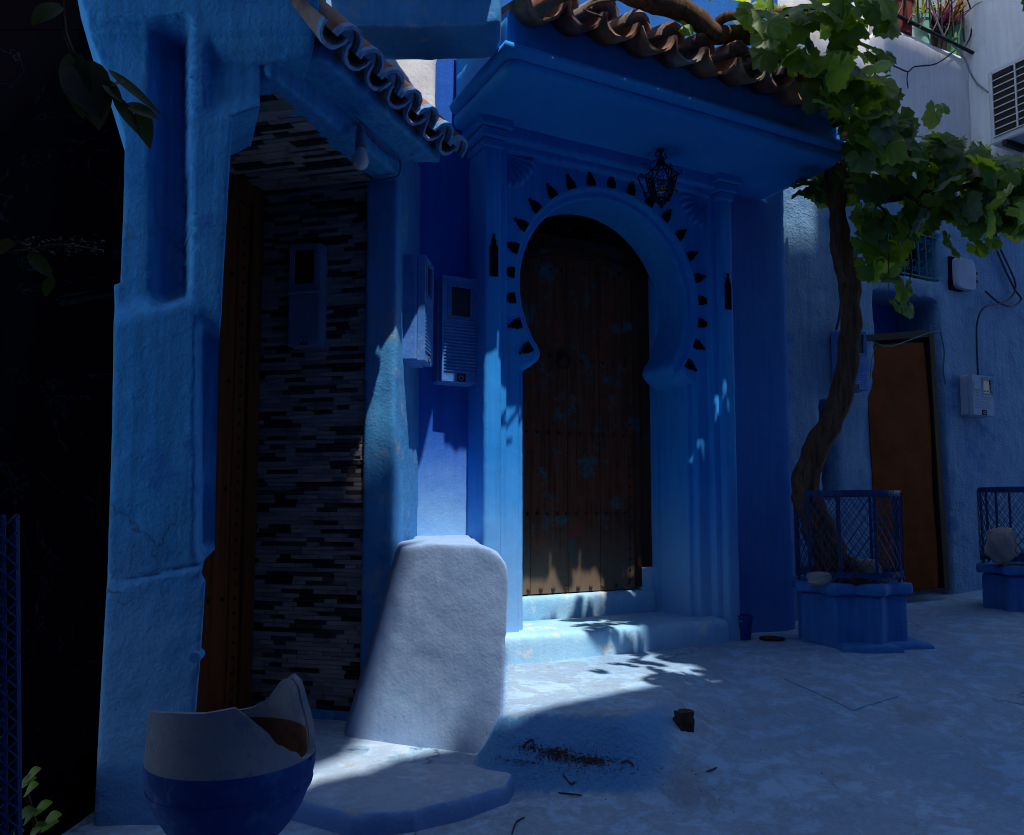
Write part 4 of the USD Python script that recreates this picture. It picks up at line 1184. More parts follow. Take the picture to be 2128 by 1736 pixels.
part(shop, "side_wall", obox(v2(-.62, 2.35), v2(-.19, -.98), UZ, v2(-.98, .19), [0, -1.2, 0], [4.2, 3.0, .3]), M["black"])
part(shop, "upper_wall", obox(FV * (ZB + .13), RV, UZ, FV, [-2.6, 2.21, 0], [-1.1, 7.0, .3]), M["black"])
part(niche, "upper_storey", T(plan([Q_ - LN * .42, Q_ - LN * .42 - LD * .85, Q_ - LN * .8 - LD * .85, Q_ - LN * .8], 1.55, 6.5)), M["white"])

# ------------------------------------------------------------------ electricity meter boxes
M["meterblue"] = plaster("meter_painted", (0.04, 0.16, 0.46), (0.08, 0.22, 0.54), c=(0.14, 0.26, 0.5), scale=6, bump=0.15, streak=0.05)
M["metergrey"] = plaster("meter_grey_blue", (0.09, 0.14, 0.26), (0.14, 0.19, 0.32), scale=6, bump=0.1, streak=0.05)
M["meterpale"] = plaster("meter_pale", (0.26, 0.34, 0.48), (0.34, 0.42, 0.54), scale=6, bump=0.1, streak=0.05)
M["meterworn"] = plaster("meter_worn_pale", (0.12, 0.24, 0.50), (0.22, 0.34, 0.56), scale=6, bump=0.15, streak=0.05)
M["pane"] = look("meter_pane", {"t": ("transparent_bsdf", {"color": (.55, .55, .58)}), "g": ("glossy_bsdf", {"color": (.9, .9, .9), "roughness": 0.12}), "f": ("fresnel", {"IOR": 1.45}), "m": ("mix_closure", {})},
                 [("f.fac", "m.fac"), ("t.BSDF", "m.closure1"), ("g.BSDF", "m.closure2")], "m.closure")
M["dial"] = flat("meter_dial", (0.10, 0.09, 0.10), rough=.6, var=.2)
M["well"] = flat("meter_well", (0.02, 0.02, 0.025), rough=.8)


def ring2(o, ex, ez, en, x0, z0, x1, z1, w, h, y0):
    """A rectangular raised frame as four butted bars."""
    return cat([obox(o, ex, ez, en, [x0, z0, y0], [x1, z0 + w, y0 + h], .002), obox(o, ex, ez, en, [x0, z1 - w, y0], [x1, z1, y0 + h], .002),
                obox(o, ex, ez, en, [x0, z0 + w, y0], [x0 + w, z1 - w, y0 + h], .002), obox(o, ex, ez, en, [x1 - w, z0 + w, y0], [x1, z1 - w, y0 + h], .002)])


def meter(o, ex, en, w, h, d, mat, label, style="ridged", win=(.28, .86, .62, .95)):
    """o = lower left corner on the wall; ex along the wall, en out of it."""
    ez = UZ
    t = thing("meter_box", o + ex * w / 2, label, "meter box", "electricity meter boxes on the walls")
    x0, x1, z0, z1 = win[0] * w, win[1] * w, win[2] * h, win[3] * h
    part(t, "case", obox(o, ex, ez, en, [0, 0, -.02], [w, h, d * .62], .012), mat)
    lid = prism(sbox(.006, .006, w - .006, h - .006).difference(sbox(x0, z0, x1, z1)), o + en * (d * .621), ex, ez, en, d * .33)
    lid_ = part(t, "lid", T(lid), mat)
    for k in range(3):
        e = .012 + .009 * k
        part(lid_, "rim", ring2(o, ex, ez, en, x0 - .034 + e, z0 - .034 + e, x1 + .034 - e, z1 + .030 - e, .005, .005 - .001 * k, d * .952), mat)
    if style == "ridged":
        z = .10 * h
        while z < z0 - .05:
            part(lid_, "ridge", obox(o, ex, ez, en, [.016, z, d * .952], [w - .016, z + .008, d * .952 + .004], .0015), mat); z += .0165
    elif style == "fluted":
        for x in np.arange(.014, w - .014, .009):
            part(lid_, "flute", obox(o, ex, ez, en, [x, .02, d * .952], [x + .005, z0 - .05, d * .952 + .003], .001), mat)
        part(lid_, "hood", obox(o, ex, ez, en, [.002, z0 - .045, d * .952], [w - .002, z0 - .030, d * .952 + .012], .004), mat)
    else:
        for i in range(7):
            for k in range(6):
                x, z = .025 + k * .034 + (i % 2) * .014, .06 + i * .022
                if x < w - .03:
                    part(lid_, "boss", obox(o, ex, ez, en, [x, z, d * .952], [x + .022, z + .012, d * .952 + .003], .0015), mat)
        part(lid_, "side_panel", obox(o, ex, ez, en, [.02, z0 - .005, d * .952], [.085, z1 - .02, d * .952 + .003], .001), mat)
    part(t, "well", obox(o, ex, ez, en, [x0, z0, d * .622], [x1, z1, d * .64]), M["well"])
    dial = part(t, "dial", obox(o, ex, ez, en, [x0 + .012, z0 + .012, d * .641], [x1 - .012, z1 - .035, d * .72], .002), M["dial"])
    for k in range(3):
        zz_ = z0 + .03 + k * (z1 - z0 - .07) / 3
        part(dial, "dial_strip", obox(o, ex, ez, en, [x0 + .018, zz_, d * .721], [x1 - .022, zz_ + .008, d * .735]), M["well"])
    part(t, "pane", obox(o, ex, ez, en, [x0 + .001, z0 + .001, d * .86], [x1 - .001, z1 - .001, d * .875]), M["pane"])
    lk = part(t, "lock_well", obox(o, ex, ez, en, [w * .40, .008, d * .952], [w * .62, .048, d * .952 + .0015]), M["well"])
    an = np.linspace(0, 2 * math.pi, 13)
    c = o + ex * w * .51 + ez * .026 + en * (d * .955)
    part(lk, "lock", tube([c + (ex * math.cos(a) + ez * math.sin(a)) * .011 for a in an], .003, 5), mat)
    return t


wd = (W1E - A); wd /= np.linalg.norm(wd); W1N = v2(wd[1], -wd[0])
zb1 = deep(834, 750, 3.57)[2]
meter(A + wd * .13 + UZ * zb1, wd, W1N, .20, .50, .105, M["meterblue"], "meter box on the column's narrow side, its lower half catching a wedge of sun", "ridged", (.22, .80, .64, .94))
q0, q1 = onY(921, 795, YW), onY(1000, 592, YP + .09)
meter(np.array([q1[0] - .215, YW + .004, q0[2] - .015]), EX, -EYd, .215, q1[2] - q0[2] + .045, .115, M["meterblue"], "blue painted meter box on the deep blue wall left of the carved door frame", "ridged", (.25, .74, .62, .90))
nt = onP(611, 728, tw0, TN)
meter(nt, -TD, TN, .165, .475, .07, M["metergrey"], "grey-blue meter box with a large dark window on the tiled niche wall", "fluted", (.18, .78, .60, .94))
q0, q1 = onY(1995, 866, YF), onY(2036, 786, YF)
meter(np.array([q0[0], YF - .02, q0[2]]), EX, -EYd, q1[0] - q0[0], q1[2] - q0[2], .09, M["meterpale"], "pale meter box with a small square window right of the board door", "boss", (.52, .90, .52, .90))
q0, q1 = onY(1715, 818, YF), onY(1791, 698, YF)
meter(np.array([q0[0] + .06, YF - .02, q0[2] + .02]), EX, -EYd, .24, q1[2] - q0[2] - .02, .09, M["meterblue"], "meter box half hidden behind the vine trunk", "ridged", (.45, .90, .62, .95))

# ------------------------------------------------------------------ bulb under the eave with its flex
bp_ = onP(750, 272, Q_ + LN * .045, LN)
bulb = thing("light_bulb", bp_, "bare white bulb in its holder hanging under the tiled eave", "light bulb")
M["holder"] = flat("holder_plastic", (0.10, 0.17, 0.30), rough=.4)
M["bulbglass"] = flat("bulb_frosted", (0.42, 0.40, 0.45), rough=.25, var=.02, spec=.5)
hz = bp_[2]
part(bulb, "holder", lathe([(0, .015), (.012, .012), (.018, 0), (.021, -.045), (.024, -.05), (.023, -.07), (0, -.07)], bp_, 20), M["holder"], 40)
part(bulb, "globe", lathe([(0, -.071), (.019, -.072), (.023, -.085), (.031, -.108), (.033, -.125), (.029, -.142), (.018, -.155), (0, -.159)], bp_, 24), M["bulbglass"], True)
M["flex"] = flat("painted_flex", (0.03, 0.09, 0.24), rough=.5)
fx = [bp_ + UZ * .01, onP(744, 262, Q_ + LN * .02, LN), onP(752, 259, Q_ + LN * .012, LN), onP(775, 287, Q_ + LN * .012, LN), onP(800, 312, Q_ + LN * .012, LN), onP(826, 330, Q_ + LN * .012, LN), deep(832, 342, 3.40), deep(829, 362, 3.42), deep(815, 371, 3.42), deep(780, 378, 3.44), deep(720, 388, 3.46), deep(640, 398, 3.5), deep(575, 412, 3.52)]
part(bulb, "flex", tube(spline(fx, 6), .005, 6), M["flex"])

# ------------------------------------------------------------------ wrought-iron lantern under the canopy
lc = onZ(1373, 312, CZ - .002)
lx, ly = lc[0], lc[1]
lan = thing("lantern", (lx, ly, CZ), "wrought-iron openwork lantern hanging under the blue canopy", "lantern")
L0 = np.array([lx, ly, 0])
sc_ = np.dot(lc, FV) / FOC                              # metres per survey unit at the lantern


def lz(v):
    return onY(1373, v, ly)[2]


zt_, zr_, zm_, zb__ = lz(345), lz(364), lz(404), lz(425)
part(lan, "hook", cat([tube([L0 + UZ * (CZ + .002), L0 + UZ * lz(326)], .006, 6), tube([L0 + UZ * lz(329) + .010 * np.array([math.cos(a), 0, math.sin(a)]) for a in np.linspace(0, 2 * math.pi, 13)], .003, 5)]), M["iron"])
part(lan, "ceiling_rose", lathe([(0, CZ + .004), (.022, CZ + .004), (.018, CZ - .01), (0, CZ - .012)], L0, 16), M["iron"])
rt, rb = .088, .058


def lp(a, r, z):
    return L0 + np.array([r * math.cos(a), r * math.sin(a), z])


AS = [math.radians(20 + 60 * k) for k in range(6)]
for k, a in enumerate(AS):
    b = AS[(k + 1) % 6]
    part(lan, "rib", tube(spline([lp(a, .014, zt_ + .035), lp(a, .03, zt_), lp(a, rt, zr_), lp(a, rt * .98, zr_ - .005), lp(a, rb, zm_), lp(a, .022, zm_ - .045), lp(a, .012, zb__)], 4), .0042, 5), M["iron"])
    part(lan, "hoop", cat([tube([lp(a, rt, zr_), lp(b, rt, zr_)], .004, 5), tube([lp(a, rb, zm_), lp(b, rb, zm_)], .004, 5)]), M["iron"])
    w = []
    for i in range(4):
        for (r0, z0, r1, z1) in ((rt, zr_, rb, zm_),):
            for s in np.linspace(.12, .88, 4):
                t0, t1 = .12 + .22 * i, .3 + .22 * i
                P0 = lp(a, r0 + (r1 - r0) * t0, z0 + (z1 - z0) * t0) * (1 - s) + lp(b, r0 + (r1 - r0) * t0, z0 + (z1 - z0) * t0) * s
                s2 = s + (.16 if (i % 2) else -.16)
                P1 = lp(a, r0 + (r1 - r0) * t1, z0 + (z1 - z0) * t1) * (1 - s2) + lp(b, r0 + (r1 - r0) * t1, z0 + (z1 - z0) * t1) * s2
                w.append(tube([P0, P1], .0022, 4))
            an = np.linspace(0, 2 * math.pi, 10)
            cc = (lp(a, r0 + (r1 - r0) * (.2 + .2 * i), z0 + (z1 - z0) * (.2 + .2 * i)) + lp(b, r0 + (r1 - r0) * (.2 + .2 * i), z0 + (z1 - z0) * (.2 + .2 * i))) / 2
            et = lp(b, 1, 0) - lp(a, 1, 0); et /= np.linalg.norm(et)
            w.append(tube([cc + .017 * (et * math.cos(q) + UZ * math.sin(q)) for q in an], .0022, 4))
    part(lan, "filigree", cat(w), M["iron"])
    cs = []
    for (r, z, s, up) in ((rt + .012, zr_ + .012, .018, 1), (rb + .016, zm_ + .004, .016, -1), (.03, zb__ + .02, .015, -1)):
        an = np.linspace(0, 1, 14)
        cs.append(tube([lp(a, r + s * (1 - .5 * q) * math.cos(3.4 - 4.6 * q), z + up * s * (1 - .5 * q) * math.sin(3.4 - 4.6 * q) * -1) for q in an], .0034, 5))
    if k % 2 == 0:
        zs = np.linspace(zr_ - .01, zm_ + .01, 16)
        cs.append(tube([lp(a, rt + .04 - .045 * (zr_ - z) / (zr_ - zm_), z) for z in zs], .0035 + .0025 * np.abs(np.sin(np.arange(16) * 1.05)), 6))
        cs.append(tube(spline([lp(a, rt, zr_), lp(a, rt + .02, zr_ + .014), lp(a, rt + .04, zr_ - .008)], 4), .0035, 5))
        cs.append(tube(spline([lp(a, rb, zm_ + .004), lp(a, rb + .018, zm_ - .016), lp(a, rb + .036, zm_ + .010)], 4), .0035, 5))
    part(lan, "scroll", cat(cs), M["iron"])
for sx in (-1, 1):
    part(lan, "crown_scroll", tube(scroll((lx + sx * .024, zt_ + .055), .017, math.pi / 2, .9, -sx, ly, 14), .0036, 5), M["iron"])
part(lan, "stem", tube([lp(0, 0, lz(330)), lp(0, 0, zt_)], .007, 6), M["iron"])
part(lan, "finial", lathe([(0, zb__ - .022), (.010, zb__ - .018), (.012, zb__), (.010, zb__ + .02), (0, zb__ + .022)], L0, 12), M["iron"])
part(lan, "bulb", lathe([(0, zm_ + .004), (.018, zm_ + .012), (.026, zm_ + .03), (.018, zm_ + .055), (.010, zm_ + .07), (0, zm_ + .07)], L0, 16), M["bulbglass"], True)
part(lan, "flex", tube(spline([lp(0, .006, lz(326)), onY(1355, 337, ly + .02), onY(1338, 341, ly + .12), onZ(1302, 326, CZ - .006)], 6), .0035, 5), M["flex"])

# ------------------------------------------------------------------ broken clay jar in front of the pier
M["jarblue"] = plaster("jar_blue", (0.007, 0.038, 0.19), (0.012, 0.058, 0.25), c=(0.03, 0.10, 0.28), scale=5, bump=0.2, streak=0.0)
M["jargrey"] = plaster("jar_grey", (0.12, 0.15, 0.21), (0.20, 0.22, 0.27), c=(0.09, 0.12, 0.20), scale=4, bump=0.2, streak=0.0)
M["jarclay"] = tilemat("jar_clay", (0.06, 0.025, 0.015), (0.13, 0.05, 0.03), (0.08, 0.07, 0.08))
jc = deep(483, 1566, 2.22)
zbelt = jc[2]; RJ = 165 / FOC * 2.22
zfoot = zbelt - .27
jar = thing("broken_jar", (jc[0], jc[1], zfoot), "large broken clay jar, blue below and grey above, in front of the pier", "jar")
NA = 160
phi = np.linspace(0, 2 * math.pi, NA, endpoint=False)
key = np.radians([0, 20, 38, 55, 72, 88, 97, 106, 118, 128, 136, 150, 158, 170, 185, 215, 240, 262, 272, 300, 335, 360])
kz = [.158, .168, .112, .05, .004, -.006, .015, .04, .078, .115, .165, .172, .15, .10, .07, .055, .055, .085, .112, .14, .155, .158]
rimz = np.interp(phi, key, kz) + .006 * np.interp(phi, np.linspace(0, 2 * math.pi, 61), np.append(np.random.default_rng(4).normal(0, 1, 60), 0)) * (np.abs(phi - 1.7) < 1.0)


def jr(z):
    return np.interp(z, [-.27, -.262, -.22, -.18, -.13, -.08, -.04, -.01, .0, .03, .15, .28], [RJ * .30, RJ * .34, RJ * .55, RJ * .72, RJ * .86, RJ * .945, RJ * .985, RJ, RJ * .995, RJ * .985, RJ * .95, RJ * .90])


def jshell(z0, ztop, dr, thick=0.016, n=9):
    """Wall of the jar between heights z0 and ztop (array by azimuth), outside and inside."""
    V, rows = [], []
    for side in (0, 1):
        for t in (np.linspace(0, 1, n) if side == 0 else np.linspace(1, 0, n)):
            z = z0 + (ztop - z0) * t
            r = jr(z) + dr - (thick if side else 0)
            dirs = np.stack([np.outer(np.cos(phi), -FV)[:, i] + np.outer(np.sin(phi), RV)[:, i] for i in range(3)], 1)
            V.append(jc + dirs * r[:, None] + UZ * z[:, None])
    V = np.array(V); m = len(V); V = V.reshape(-1, 3); F = []
    for i in range(m):
        i2 = (i + 1) % m
        for k in range(NA):
            k2 = (k + 1) % NA
            a, b, c, d_ = i * NA + k, i * NA + k2, i2 * NA + k2, i2 * NA + k
            F += [[a, b, c], [a, c, d_]]
    t = trimesh.Trimesh(V, np.array(F), process=False); t.fix_normals(); return t


lowtop = np.minimum(0.0 * phi + .0, rimz - .003)
part(jar, "lower_body", jshell(-.27 + 0 * phi, lowtop, 0.0), M["jarblue"], 35)
up_top = np.maximum(rimz, .002)
part(jar, "upper_wall", jshell(.0005 + 0 * phi, up_top, -.001), M["jargrey"], 35)
part(jar, "lining", jshell(-.255 + 0 * phi, np.clip(rimz - .012, -.01, .045), -.0185, .004), M["jarclay"], 35)
part(jar, "inner_coat", jshell(np.minimum(.0455, rimz - .0115), np.maximum(rimz - .010, -.009), -.0185, .004), M["jargrey"], 35)
part(jar, "foot", lathe([(0, -.275), (RJ * .29, -.275), (RJ * .30, -.258), (0, -.258)], jc, 40), M["jarclay"])
belt = jshell(-.085 + 0 * phi, -.070 + 0 * phi, .003, .01, 3)
part(jar, "band", belt, M["jarblue"], 35)

# ------------------------------------------------------------------ small things by the doorway
M["bucket"] = flat("blue_plastic", (0.012, 0.05, 0.26), rough=.4, var=.05)
bq = onZ(1552, 1333, -.772); bc = np.array([bq[0], bq[1] + .02, float(ground_z(bq[0], bq[1])) + .002])
bk = thing("bucket", bc, "small blue plastic bucket at the foot of the right pilaster", "bucket")
part(bk, "body", lathe([(0, 0), (.036, 0), (.050, .125), (.054, .127), (.054, .136), (.047, .137), (.035, .006), (0, .006)], bc, 32), M["bucket"], 30)
for k in range(3):
    part(bk, "rib", tube([bc + np.array([(.040 + .003 * k + .0015) * math.cos(a), (.040 + .003 * k + .0015) * math.sin(a), .03 + .026 * k]) for a in np.linspace(0, 2 * math.pi, 25)], .0018, 4), M["bucket"])
part(bk, "label_patch", obox(bc + UZ * .105, RV, UZ, -FV, [-.045, -.006, .040], [-.018, .006, .0475], .002), M["holder"])
dq = onZ(1604, 1333, -.772); dz = float(ground_z(dq[0], dq[1]))
dcv = thing("drain_cover", (dq[0], dq[1], dz), "rusty round drain cover set in the floor beside the bucket", "drain cover")
part(dcv, "plate", trimesh.creation.cylinder(.062, .012, sections=32, transform=trimesh.transformations.translation_matrix([dq[0], dq[1], dz + .004])), M["rust"])
part(dcv, "collar", tube([[dq[0] + .064 * math.cos(a), dq[1] + .064 * math.sin(a), dz + .006] for a in np.linspace(0, 2 * math.pi, 33)], .007, 6), M["iron"])
sq = deep(1421, 1512, 3.1)
d_ = ray(1421, 1512); tt = np.linspace(1.5, 9, 3000); PP = d_ * tt[:, None]
sq = PP[int(np.argmax(PP[:, 2] < ground_z(PP[:, 0], PP[:, 1])))]; sz_ = float(ground_z(sq[0], sq[1]))
st_ = trimesh.creation.box([.060, .05, .08]); st_ = st_.subdivide().subdivide().subdivide()
st_.vertices = st_.vertices * (1 + .10 * fbm(st_.vertices, 22, 5)[:, None] * 2) + np.array([.35, .0, .0]) * st_.vertices[:, 2:3] * .3
st_.vertices += .012 * (fbm(st_.vertices, 60, 8)[:, None] * st_.vertex_normals) * 2
st_.vertices = st_.vertices * [1, 1, 1] + np.array([sq[0], sq[1], sz_ + .020])
M["brick"] = tilemat("broken_brick", (0.025, 0.018, 0.014), (0.08, 0.05, 0.038), (0.20, 0.25, 0.33))
single("brick_stub", st_, M["brick"], 30, "broken brick stub sticking out of the lane floor", "brick")
# concrete hatch outline in the floor
hp = []
for u, v in ((1630, 1412), (1772, 1478), (1868, 1448), (1742, 1408)):
    PP = ray(u, v) * tt[:, None]
    p = PP[int(np.argmax(PP[:, 2] < ground_z(PP[:, 0], PP[:, 1])))]
    hp.append(np.array([p[0], p[1], float(ground_z(p[0], p[1]))]))
hatch = Polygon([p[:2] for p in hp])
ss_ = sheet(np.linspace(*hatch.bounds[0::2], 40), np.linspace(*hatch.bounds[1::2], 40), lambda X, Y: ground_z(X, Y) + .0035)
hv = ss_.vertices[ss_.faces].mean(1)
ss_.update_faces(np.array([hatch.contains(Point(p[:2])) for p in hv]))
ss_.remove_unreferenced_vertices()
skirt = []
for (i, j) in ss_.edges[trimesh.grouping.group_rows(ss_.edges_sorted, require_count=1)]:
    a, b = ss_.vertices[i], ss_.vertices[j]
    skirt.append(trimesh.Trimesh([a, b, b - UZ * .03, a - UZ * .03], [[0, 2, 1], [0, 3, 2]], process=False))
single("floor_hatch", cat([ss_] + skirt), M["ground"], False, "lozenge-shaped worn concrete hatch slightly raised in the lane floor", "hatch")

# litter: twigs, crumbs and dead leaves
gd = np.random.default_rng(11)
M["litter"] = flat("dry_litter", (0.085, 0.05, 0.022), rough=1, scale=60)
lit = []


def on_ground(u, v):
    d = ray(u, v); t = np.linspace(1.5, 9, 3000)
    P = d * t[:, None]
    k = int(np.argmax(P[:, 2] < ground_z(P[:, 0], P[:, 1])))
    k = max(k, 1); h = P[k - 1:k + 1, 2] - ground_z(P[k - 1:k + 1, 0], P[k - 1:k + 1, 1]); p = P[k - 1] + (P[k] - P[k - 1]) * h[0] / (h[0] - h[1] + 1e-9); return np.array([p[0], p[1], float(ground_z(p[0], p[1]))])


def crumb(p, s):
    c = trimesh.creation.icosphere(0, s); c.vertices = c.vertices * gd.uniform(.5, 1.3, 3) * [1, 1, .5] + p + UZ * s * .3; return c


for cu, cv, su, sv, n in ((1100, 1553, 14, 4, 90), (1150, 1562, 20, 5, 380), (1160, 1570, 12, 5, 250), (1205, 1578, 26, 5, 420), (1235, 1584, 16, 5, 300), (1090, 1584, 20, 4, 120), (1205, 1590, 70, 16, 260), (1150, 1590, 60, 30, 120), (1400, 1352, 60, 10, 90), (1300, 1600, 160, 50, 90), (1600, 1550, 350, 90, 60)):
    for _ in range(n):
        lit.append(crumb(on_ground(cu + gd.normal(0, su), cv + gd.normal(0, sv)), gd.uniform(.0010, .0034)))
single("floor_litter", cat(lit), M["litter"], False, "brown crumbs and dry leaf litter scattered over the lane floor", "litter", None, "stuff")
twl = ("thin dark twig nearest the bottom edge, left of centre", "short twig below the plinth's right end", "small twig in the middle of the lower lane", "crooked twig lying at the lower right of the doorway", "tiny twig by the brown litter patch", "bent twig near the bottom right of the plinth")
for (u0, v0, u1, v1), lb in zip(((1064, 1735, 1090, 1702), (1085, 1555, 1110, 1562), (1290, 1588, 1318, 1596), (1468, 1606, 1490, 1598), (1160, 1650, 1210, 1656), (1170, 1612, 1196, 1628)), twl):
    a, b = on_ground(u0, v0), on_ground(u1, v1)
    mm = (a + b) / 2 + np.array([gd.normal(0, .008), gd.normal(0, .008), 0]); mm[2] = float(ground_z(mm[0], mm[1]))
    single("twig", tube(spline([a + UZ * .004, mm + UZ * .007, b + UZ * .005], 5), [.0028] * 10 + [.002], 5), M["bark"], False, lb, "twig", "twigs on the lane floor")

# ------------------------------------------------------------------ fittings and cables on the rough house
M["cable"] = flat("dark_cable", (0.03, 0.045, 0.08), rough=.6)
M["cablepale"] = flat("pale_cable", (0.30, 0.29, 0.30), rough=.6)
fq = onY(1978, 600, YF)
bl = thing("bulkhead_fitting", (fq[0] + .11, YF - .03, fq[2] + .11), "pale blue rounded wall fitting with a dark gap, right of the barred window", "wall fitting")
a0_, a1_ = onY(1976, 543, YF), onY(2014, 603, YF)
part(bl, "cover", hand(prism(sbox(a0_[0], a1_[2], a1_[0], a0_[2]).buffer(-.02).buffer(.04), [0, YF - .055, 0], EX, UZ, EYd, .05), .02, 4, .002, 5, 120), M["meterpale"], True)
part(bl, "back_plate", T(prism(sbox(a0_[0] - .035, a1_[2] - .02, a0_[0] + .1, a0_[2] + .02).buffer(.01), [0, YF - .02, 0], EX, UZ, EYd, .03)), M["black"])
for z in (a1_[2] + .07, a0_[2] - .07):
    part(bl, "lug", tube([[a1_[0] + .01, YF - .03, z], [a1_[0] + .06, YF - .03, z]], .012, 8), M["iron"])


def cable(name, pts, r, mat, label, yoff=0):
    P = spline([onY(u, v, y) for u, v, y in pts], 8)
    return single(name, tube(P, r, 6), mat, True, label, "cable", "cables on the walls")


yc = YF - .03
cable("cable", [(2033, 790, yc), (2030, 720, yc), (2031, 670, yc), (2045, 640, yc), (2075, 632, yc), (2100, 620, yc), (2110, 590, yc), (2085, 530, yc), (2072, 500, yc), (2066, 440, yc)], .008, M["cable"], "cable rising from the pale meter box in a bend")
cable("cable", [(2048, 606, yc), (2075, 628, yc), (2104, 637, yc), (2122, 622, yc), (2108, 600, yc), (2082, 545, yc), (2068, 505, yc), (2060, 430, yc)], .009, M["cable"], "looped cable with a rusty end clipped to the rough wall")
cable("cable", [(1735, 700, yc), (1747, 640, yc), (1750, 560, yc), (1750, 480, yc), (1746, 420, yc)], .010, M["cable"], "painted conduit running up the wall behind the vine trunk")
wq = 3.92
cable("cable", [(1831, 116, wq), (1848, 117, wq), (1856, 135, wq), (1866, 141, wq), (1887, 149, wq), (1901, 139, wq), (1938, 135, wq), (1959, 125, wq), (1986, 104, wq)], .006, M["cable"], "thin cable drooping across the stained white parapet")
cable("cable", [(1887, 149, wq), (1885, 164, wq), (1887, 184, wq)], .005, M["cable"], "frayed cable tail hanging from the drooping cable")
cable("cable", [(1931, -10, wq), (1940, 25, wq), (1961, 74, wq), (1979, 94, wq), (1994, 107, wq), (2006, 125, wq), (2016, 151, 3.9), (2031, 174, 3.88), (2053, 192, 3.72)], .008, M["cablepale"], "pale cable crossing the balcony down to the air conditioner")
for dx in (0, .035):
    single("downpipe", tube([[6.33, 3.42 + dx * 1.2, 3.4], [6.33, 3.42 + dx * 1.2, 6.5]], .013, 8), M["cablepale"], True, ("grey pipe rising above the air conditioner, nearer one" if dx == 0 else "grey pipe rising above the air conditioner, farther one"), "pipe", "pipes over the air conditioner")
M["string"] = flat("green_string", (0.02, 0.20, 0.18), rough=.8)
ys_ = YF - .11
single("string", cat([tube(spline([onY(u, v, ys_) for u, v in ((1806, 700), (1818, 712), (1850, 720), (1895, 705), (1930, 692), (1953, 688))], 6), .004, 4), tube(spline([onY(u, v, ys_) for u, v in ((1954, 690), (1962, 730), (1960, 770), (1965, 800))], 6), .006, 4),
                      tube(spline([onY(u, v, ys_) for u, v in ((1822, 716), (1812, 745), (1808, 790))], 6), .003, 4)]), M["string"], False, "green string tied across the top of the board door", "string")
# bundle of pale cables in the gap behind the eave
for k, lb in enumerate(("outer white cable in the gap between the eave and the beam", "middle white cable in the gap between the eave and the beam", "inner white cable in the gap between the eave and the beam")):
    P = spline([deep(u + k * 7, v, 4.05) for u, v in ((812, 30), (822, 90), (838, 130), (858, 180), (880, 230))], 6)
    single("cable", tube(P, .007, 6), M["cablepale"], True, lb, "cable", "white cables behind the eave")

# ------------------------------------------------------------------ dark plants and cage post at the left edge
M["dimleaf"] = leafmat("dim_leaf", (0.03, 0.05, 0.012), (0.05, 0.08, 0.01), mixf=.3)
M["brownleaf"] = leafmat("brown_leaf", (0.045, 0.04, 0.022), (0.05, 0.05, 0.015), mixf=.3)


def oval_leaf(p, d, n, L, W, curl=.3):
    d = d / np.linalg.norm(d); n = n - d * np.dot(n, d); n /= np.linalg.norm(n); s = np.cross(d, n)
    V, F = [], []
    ts = np.linspace(0, 1, 9)
    for t in ts:
        w = W * math.sin(math.pi * min(1, t ** .8)) ** .8 if 0 < t < 1 else 0.0006
        c = p + d * L * t - n * curl * L * t * t
        V += [c - s * w + n * .15 * w, c, c + s * w + n * .15 * w]
    for i in range(8):
        for k in range(2):
            a = i * 3 + k; F += [[a, a + 1, a + 4], [a, a + 4, a + 3]]
    return trimesh.Trimesh(np.array(V), np.array(F), process=False)


ZL = 1.5
hp_ = thing("hanging_plant", deep(150, 60, ZL), "dark broad-leaved shoot hanging at the top left corner", "plant")
stem = [deep(u, v, ZL) for u, v in ((128, -30), (135, 60), (148, 100), (158, 118), (200, 150), (235, 190), (262, 235))]
part(hp_, "stem", tube(spline(stem, 6), .0045, 6), M["bark"])
for (u0, v0, u1, v1, W, mt) in ((150, 105, 165, 235, .030, "dimleaf"), (160, 125, 205, 235, .045, "brownleaf"), (200, 160, 200, 260, .032, "brownleaf"), (225, 145, 330, 225, .010, "dimleaf"), (235, 195, 290, 275, .012, "dimleaf"), (262, 215, 325, 240, .014, "dimleaf"), (290, 225, 308, 300, .018, "dimleaf"), (130, 10, 60, 45, .03, "dimleaf"), (230, 180, 255, 165, .012, "brownleaf"), (215, 165, 250, 205, .012, "dimleaf")):
    a, b = deep(u0, v0, ZL), deep(u1, v1, ZL - .03)
    part(hp_, "leaf", oval_leaf(a, b - a, -FV + UZ * .5, np.linalg.norm(b - a), W, .12), M[mt], True)
sp_ = thing("seed_sprig", deep(60, 530, 1.45), "dry seed sprig with a curled green leaf poking in at the left edge", "plant")
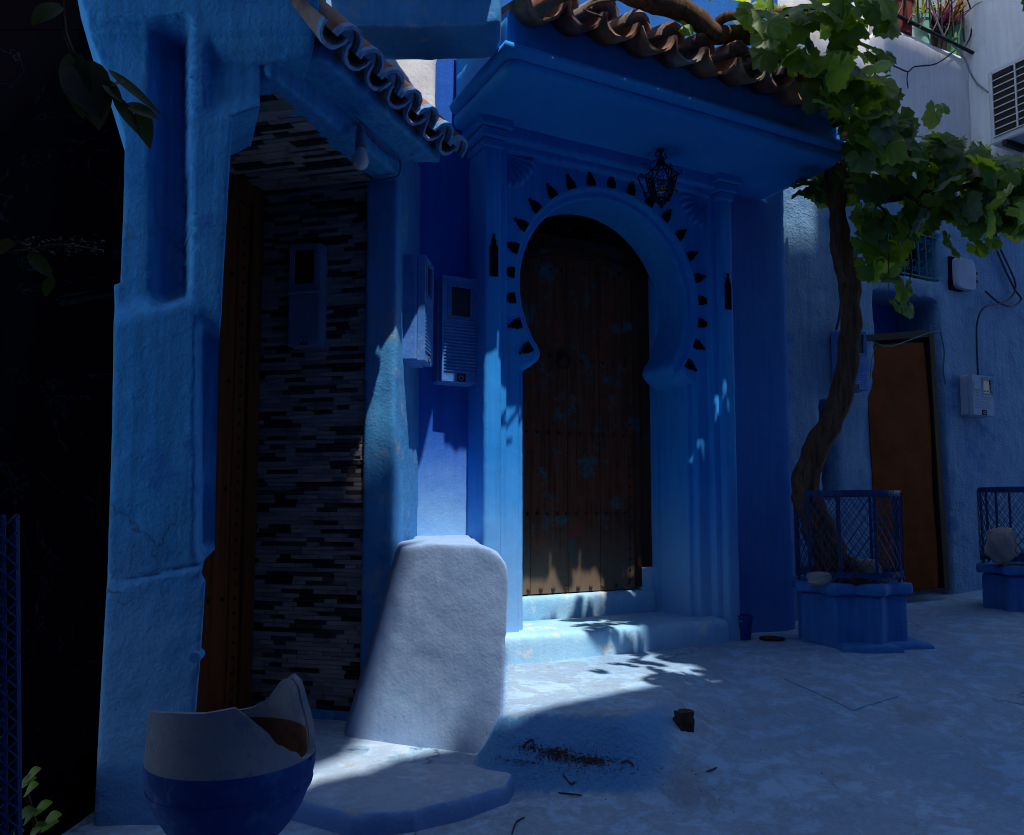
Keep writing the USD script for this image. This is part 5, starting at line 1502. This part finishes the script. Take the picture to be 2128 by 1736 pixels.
part(sp_, "stem", tube(spline([deep(u, v, 1.45) for u, v in ((-30, 530), (60, 520), (130, 510), (215, 522))], 6), .003, 5), M["bark"])
sd = []
for _ in range(70):
    u = gd.uniform(45, 215); sd.append(crumb(deep(u, 512 + gd.normal(0, 11), 1.45 + gd.normal(0, .01)), gd.uniform(.002, .006)))
part(sp_, "seed_head", cat(sd), M["brownleaf"])
for (u0, v0, u1, v1, W) in ((60, 525, 108, 575, .014), (108, 575, 92, 615, .013), (-10, 520, 30, 505, .02)):
    a, b = deep(u0, v0, 1.45), deep(u1, v1, 1.44)
    part(sp_, "leaf", oval_leaf(a, b - a, -FV + UZ * .5, np.linalg.norm(b - a), W, .1), M["dimleaf"], True)
ZQ = 1.35
cp_ = thing("mesh_guard", deep(15, 1736, ZQ), "dark blue wire guard post at the bottom left edge", "wire guard")
for u in (-14, 4, 33):
    part(cp_, "post", tube([deep(u, 1070, ZQ + .02), deep(u + 6, 1800, ZQ + .02)], .006, 6), M["blueiron"])
ws = []
for s in (-1, 1):
    for k in range(26):
        t0 = k / 20.0 - .2
        p0, p1 = deep(-34, 1070 + 720 * t0, ZQ), deep(36, 1070 + 720 * (t0 + s * .10), ZQ)
        if 1065 < min(1070 + 720 * t0, 1070 + 720 * (t0 + s * .1)):
            ws.append(tube([p0, (p0 + p1) / 2 - FV * .006, p1], .0022, 4))
part(cp_, "wire_mesh", cat(ws), M["blueiron"], kind="stuff")
su = thing("succulent", deep(70, 1700, 1.4), "small green round-leaved plant at the bottom left corner", "plant")
part(su, "stem", tube(spline([deep(u, v, 1.42) for u, v in ((90, 1790), (75, 1720), (55, 1650))], 5), .004, 5), M["bark"])
for (u, v) in ((62, 1612), (48, 1625), (60, 1640), (80, 1680), (100, 1700), (45, 1690), (95, 1712), (70, 1725), (30, 1740), (58, 1700)):
    a = deep(u - 8, v + 10, 1.42); b = deep(u + gd.uniform(4, 12), v - gd.uniform(4, 14), 1.40)
    part(su, "leaf", oval_leaf(a, b - a, -FV + UZ, np.linalg.norm(b - a) * 1.3, .013, .2), M["leaf"][0], True)
